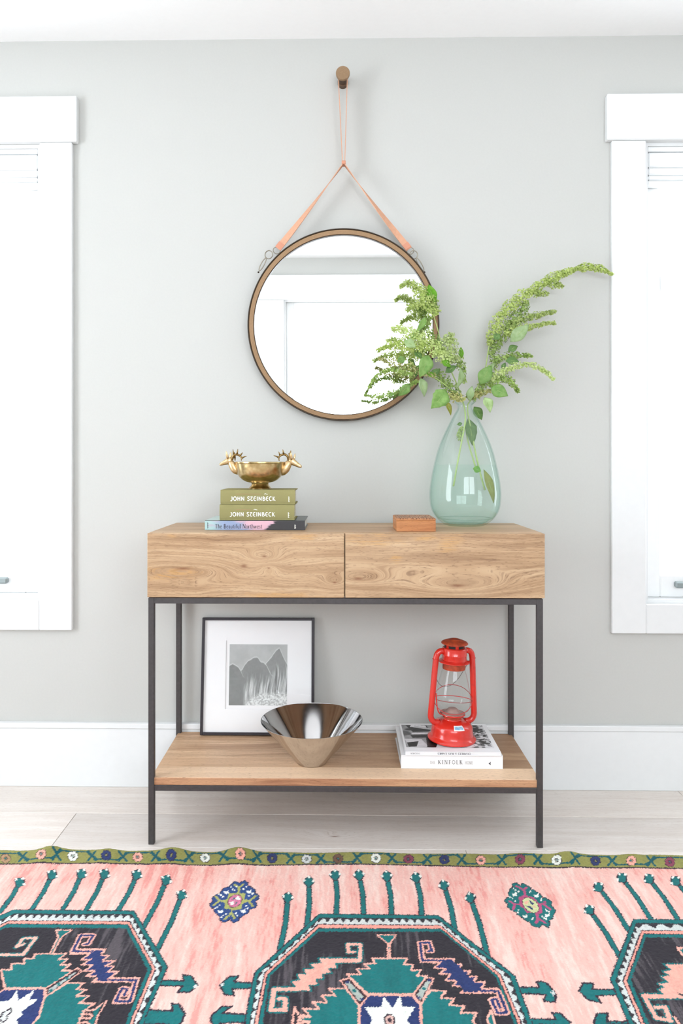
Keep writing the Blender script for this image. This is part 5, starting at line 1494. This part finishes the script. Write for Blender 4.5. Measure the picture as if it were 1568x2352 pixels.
def ext(p, q):   # continue the edge p->q (photograph pixels) down past the frame
    t = (low - p[1]) / (q[1] - p[1]); return (p[0] + (q[0] - p[0]) * t, low)
z1 = lambda a, b: (570 + a * .20408, 2050 + b * .20408)
z2 = lambda a, b: (880 + a * .20408, 2050 + b * .20408)
def cm(tl, l, lb, tr, r, rb): return W([ext(l, (lb, 2352)), l, tl, tr, r, ext(r, (rb, 2352))])
O = cm(z1(800, 245), z1(75, 905), 562, z2(615, 262), z2(1475, 940), 1221)
A = cm(z1(812, 282), z1(110, 918), 572, z2(606, 294), z2(1428, 940), 1211)
B = cm(z1(785, 358), z1(186, 905), 583, z2(640, 368), z2(1322, 926), 1198)
Cc = cm(z1(788, 402), z1(214, 925), 592, z2(648, 408), z2(1288, 936), 1189)
D = cm(z1(792, 440), z1(246, 936), 602, z2(658, 440), z2(1264, 946), 1181)
medallion(O, A, B, Cc, D, [10, 8, 15, 8, 10])
# centre medallion, left half
body = [(800, 742), (1240, 742), (1240, 785), (975, 790), (995, 845), (895, 850), (935, 905), (825, 910), (840, 970), (750, 970), (778, 1035), (670, 1040), (705, 1100), (330, 1105), (300, 1085), (540, 1060), (490, 1000), (590, 985), (555, 925), (655, 920), (625, 865), (745, 860), (700, 805), (820, 795)]
PK2 = cc(236, 170, 154)
SP1 = Z1([(1195, 668), (1125, 672), (1118, 583), (1262, 583), (1256, 768), (880, 768)]); SP2 = Z1([(560, 1085), (290, 1090), (255, 1322), (412, 1322), (416, 1192), (345, 1196)])
line(TEAL, Z1(body), .007, True); line(TEAL, SP1, .0135); line(TEAL, SP2, .0165)
poly(PK2, Z1(body)); line(PK2, SP1, .0078); line(PK2, SP2, .0098)
line(PK2, Z1([(180, 1472), (415, 1466)]), .008); line(PK2, Z1([(490, 1500), (520, 1290), (560, 1370), (690, 1395)]), .004); line(PK2, Z1([(560, 1430), (680, 1440)]), .004)
# centre teal figure with funnel
ctop = Z1([(1390, 740), (1430, 800), (1300, 800), (1365, 860), (1215, 860), (1265, 920), (1110, 920), (1340, 1140)][::-1]) + Z2([(270, 742), (230, 810), (335, 810), (310, 875), (425, 875), (378, 940), (490, 940), (340, 1140)])
outlined(TEAL, ctop, PK2, PO)
outlined(TEAL, Z2([(145, 478), (75, 575), (76, 745), (52, 745), (50, 575), (-70, 478)]), PK2, PO * .9)
outlined(TEAL, Z1([(910, 1082), (975, 1160), (825, 1157), (890, 1242), (720, 1232), (802, 1312), (615, 1307), (700, 1400), (560, 1402), (680, 1480), (600, 2000), (1220, 2000), (1245, 1268), (1100, 1082)]), PK2, PO)
outlined(TEAL, Z2([(530, 1100), (705, 1110), (645, 1187), (800, 1192), (745, 1267), (910, 1277), (870, 1352), (1050, 1357), (1012, 1430), (1020, 2000), (440, 2000), (425, 1252)]), PK2, PO)
outlined(NAVY, Z1([(1230, 2000), (1256, 1282), (1358, 1155)]) + Z2([(332, 1160), (412, 1268), (436, 2000)]), PK2, PO)
poly(WHT, Z2([(5, 1175), (100, 1300), (190, 1160), (210, 1285), (358, 1290), (268, 1430), (330, 1640), (-190, 1640), (-126, 1430), (-210, 1290), (-20, 1288)]))
outlined(cc(206, 168, 158), Z2(ell(70, 1432, 58, 62, 10)), OUT, .003); poly(OUT, Z2(ell(70, 1432, 26, 22, 8)))
for q, n_ in ((Z1([(1035, 985), (1142, 968), (1348, 1165), (1252, 1278)]), Z1([(1085, 1012), (1140, 1002), (1298, 1170), (1254, 1232)])), (Z2([(478, 958), (566, 968), (424, 1262), (342, 1142)]), Z2([(500, 985), (540, 990), (418, 1220), (372, 1145)]))):
    outlined(cc(60, 38, 44), q, PK2, .0034); poly(cc(168, 176, 168), n_)
    cx_, cy_ = sum(p[0] for p in n_) / 4, sum(p[1] for p in n_) / 4
    for t in (-.5, 0, .5):
        ux, uy = (n_[2][0] + n_[3][0] - n_[0][0] - n_[1][0]) / 2 * t, (n_[2][1] + n_[3][1] - n_[0][1] - n_[1][1]) / 2 * t
        poly(NAVY if t else TEAL, ell(cx_ + ux, cy_ + uy, .0045, .0045, 6))
# centre medallion, right half
rb = [(800, 742), (750, 810), (880, 805), (845, 880), (980, 880), (920, 950), (1052, 942), (1015, 1012), (1142, 1006), (1100, 1082), (1285, 1082), (1300, 1125), (900, 1130), (872, 1128), (932, 1062), (785, 1050), (835, 990), (700, 990), (757, 920), (630, 916), (702, 856), (575, 850), (632, 790), (430, 785), (440, 752)]
outlined(NAVY, Z2(rb), PK2, PO)
spiral(Z2([(505, 662), (545, 655), (515, 560), (412, 568), (440, 764), (760, 764)]), PK2, .0135, NAVY, .0058)
spiral(Z2([(1100, 1106), (1290, 1108), (1392, 1350), (1285, 1358), (1215, 1208), (1272, 1198), (1312, 1290)]), PK2, .0135, NAVY, .0058)
poly(NAVY, Z2([(650, 770), (780, 765), (1120, 1100), (920, 1118)]))
outlined(TEAL, Z2([(1215, 1320), (1170, 1420), (1190, 1600), (1290, 1600)]), PK2, .004)
# left medallion
r1 = lambda a, b: (a * .33801, 1930 + b * .33801)
def lm(ll, l, tr, r, rb_): return W([(-260, low), r1(-420, ll), r1(*l), r1(*tr), r1(*r), ext(r1(*r), (rb_ * .33801, 1930 + 1290 * .33801))])
medallion(lm(700, (90, 474), (908, 482), (1135, 862), 945), lm(730, (96, 498), (898, 502), (1104, 868), 925), lm(790, (60, 546), (880, 550), (1058, 872), 885), lm(810, (50, 568), (868, 572), (1033, 875), 860), lm(830, (40, 592), (855, 598), (1003, 880), 832), [0, 8, 16, 9, 9])
spl = Z3([(265, 582), (185, 612), (262, 515), (402, 512), (262, 700), (-80, 700)])
line(TEAL, spl, .0125); line(PK2, spl, .0075)
outlined(TEAL, Z3([(632, 422), (805, 425), (692, 502), (590, 690), (560, 690), (652, 510)]), PK2, PO * .9)
outlined(TEAL, Z3([(390, 690), (740, 690), (660, 750), (770, 745), (675, 815), (795, 810), (690, 880), (860, 880), (520, 1072), (55, 1075), (10, 870), (130, 870), (130, 800), (275, 800), (270, 745), (380, 745)]), PK2, PO)
outlined(TEAL, Z3([(760, 1017), (945, 1020), (862, 1085), (970, 1095), (850, 1165), (1002, 1165), (890, 1247), (1060, 1250), (960, 1322), (920, 1370), (910, 1800), (330, 1800), (500, 1180)]), PK2, PO)
outlined(NAVY, Z3([(60, 1088), (510, 1080), (500, 1180), (320, 1800), (-200, 1800), (-150, 1200)]), PK2, PO)
poly(WHT, Z3([(190, 1095), (205, 1215), (382, 1098), (330, 1205), (432, 1200), (240, 1342), (270, 1480), (300, 1640), (-160, 1640), (-120, 1230), (100, 1220)]))
outlined(GRY, Z3([(20, 1360), (120, 1300), (130, 1350), (30, 1410)]), OUT, .003)
q = Z3([(872, 845), (915, 890), (515, 1175), (512, 1080)]); outlined(cc(60, 38, 44), q, PK2, .0034); poly(cc(168, 176, 172), Z3([(840, 895), (860, 905), (545, 1135), (545, 1090)]))
for x, y in ((750, 970), (660, 1030), (580, 1100)): poly(TEAL, Z3(ell(x, y, 22, 22, 6)))
outlined(NAVY, Z3([(1190, 637), (1100, 702), (1230, 707), (1140, 772), (1295, 770), (1180, 827), (1285, 832), (1210, 892), (1332, 890), (1230, 962), (1560, 962), (1540, 1005), (1040, 1007), (1110, 940), (965, 942), (1080, 880), (940, 882), (1050, 817), (920, 812), (1025, 752), (915, 757), (1005, 690), (790, 690), (820, 640)]), PK2, PO)
spiral(Z3([(948, 582), (992, 578), (1050, 482), (908, 482), (822, 662), (1150, 662)]), PK2, .0135, NAVY, .0058)
spiral(Z3([(1100, 985), (1530, 985), (1462, 1222), (1300, 1226), (1370, 1082), (1432, 1086), (1400, 1152)]), PK2, .0135, NAVY, .0058)
poly(NAVY, Z3([(1020, 680), (1120, 660), (1220, 970), (1100, 990)]))
line(PK2, Z3([(1200, 1220), (1050, 1480), (1030, 1370), (920, 1370)]), .004); poly(TEAL, Z3([(1150, 1265), (1050, 1330), (1060, 1440)])); line(PK2, Z3([(940, 1325), (1060, 1325), (1150, 1250)]), .004)
# right medallion
def rm(tl, l, b): return W([(1300 + .17092 * b[0], 2080 + .17092 * b[1]), (1300 + .17092 * l[0], 2080 + .17092 * l[1]), (1300 + .17092 * tl[0], 2080 + .17092 * tl[1]), (1900, 2080 + .17092 * (tl[1] + 20)), (1990, low)])
medallion(rm((905, 188), (598, 990), (1130, 2280)), rm((935, 236), (660, 1000), (1190, 2280)), rm((1008, 335), (762, 1012), (1280, 2280)), rm((1040, 382), (815, 1012), (1340, 2280)), rm((1066, 426), (870, 1012), (1400, 2280)), [10, 9, 12])
rbd = Z7([(1320, 792), (1900, 792), (1900, 1245), (1075, 1250), (1010, 1192), (1310, 1190), (1240, 1130), (1335, 1100), (1240, 1058), (1370, 1030), (1280, 958), (1395, 940), (1310, 888), (1410, 860)])
sp7 = Z7([(1045, 1215), (1210, 1512), (1395, 1545), (1330, 1362), (1205, 1370)])
line(TEAL, rbd, .008, True); line(TEAL, sp7, .015); poly(PK2, rbd); line(PK2, sp7, .009)
poly(BLK, Z7([(1490, 1170), (1600, 1190), (1600, 1230), (1520, 1200)]), 'black')
outlined(TEAL, Z7([(1490, 570), (1800, 570), (1650, 760)]), PK2, .006)
line(PK2, Z7([(1450, 1500), (1560, 1640)]), .006)

# --- height: gentle ripples along the far edge
bumps = [(115, .012, .035), (250, .006, .03), (398, .010, .035), (548, .015, .042), (1195, .006, .05), (1300, .008, .03), (1440, .003, .03)]
edge_d = Y_EDGE - GY
GZ = np.full(GX.shape, RZT)
for p, h, s in bumps:
    bx_ = atz(p, 1956, RZT).x
    GZ += h * np.exp(-((GX - bx_) / s) ** 2) * np.exp(-(edge_d / .06) ** 2)
GZ += .0012 * np.sin(GX * 9 + 1) * np.exp(-(edge_d / .2) ** 2)
GZ += (vnoise(GX * 420, GY * 420, 2) - .5) * .0011
GYw = GY + .0025 * np.sin(GX * 23) * np.exp(-(edge_d / .03) ** 2)
nY, nX = GX.shape
top = np.stack([GX, GYw, GZ], -1).reshape(-1, 3)
idx = np.arange(nX * nY).reshape(nY, nX)
q = np.stack([idx[:-1, :-1], idx[:-1, 1:], idx[1:, 1:], idx[1:, :-1]], -1).reshape(-1, 4)
ringi = np.concatenate([idx[0, :], idx[1:, -1], idx[-1, -2::-1], idx[-2:0:-1, 0]])
bot = top[ringi].copy(); bot[:, 2] = np.maximum(.0006, bot[:, 2] - RZT * 1.0)
nb_ = len(ringi); bi = np.arange(nb_) + len(top)
nxt = np.roll(np.arange(nb_), -1)
qs = np.stack([ringi, bi, bi[nxt], ringi[nxt]], -1)
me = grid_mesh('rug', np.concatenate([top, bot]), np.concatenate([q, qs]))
me.polygons.foreach_set('use_smooth', [True] * len(me.polygons))
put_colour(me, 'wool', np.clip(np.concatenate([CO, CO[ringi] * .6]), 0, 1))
t_ = NT('knotted_wool'); a_ = t_.new('ShaderNodeAttribute', attribute_name='wool')
n_ = t_.noise(t_.coord(), 900.0, 2.0)
c_ = t_.mixc(1.0, a_.outputs['Color'], t_.ramp(n_, [(0.3, (.86, .86, .86)), (0.7, (1.06, 1.06, 1.06))]), 'MULTIPLY')
t_.set(color=c_, rough=0.95, spec=0.05, sheen=0.12); t_.bump(n_, 0.5, 0.0015)
rug = obj('rug', me, t_.m)
tag(rug, 'pink hand-knotted wool rug with dark octagonal medallions and olive border', 'rug')
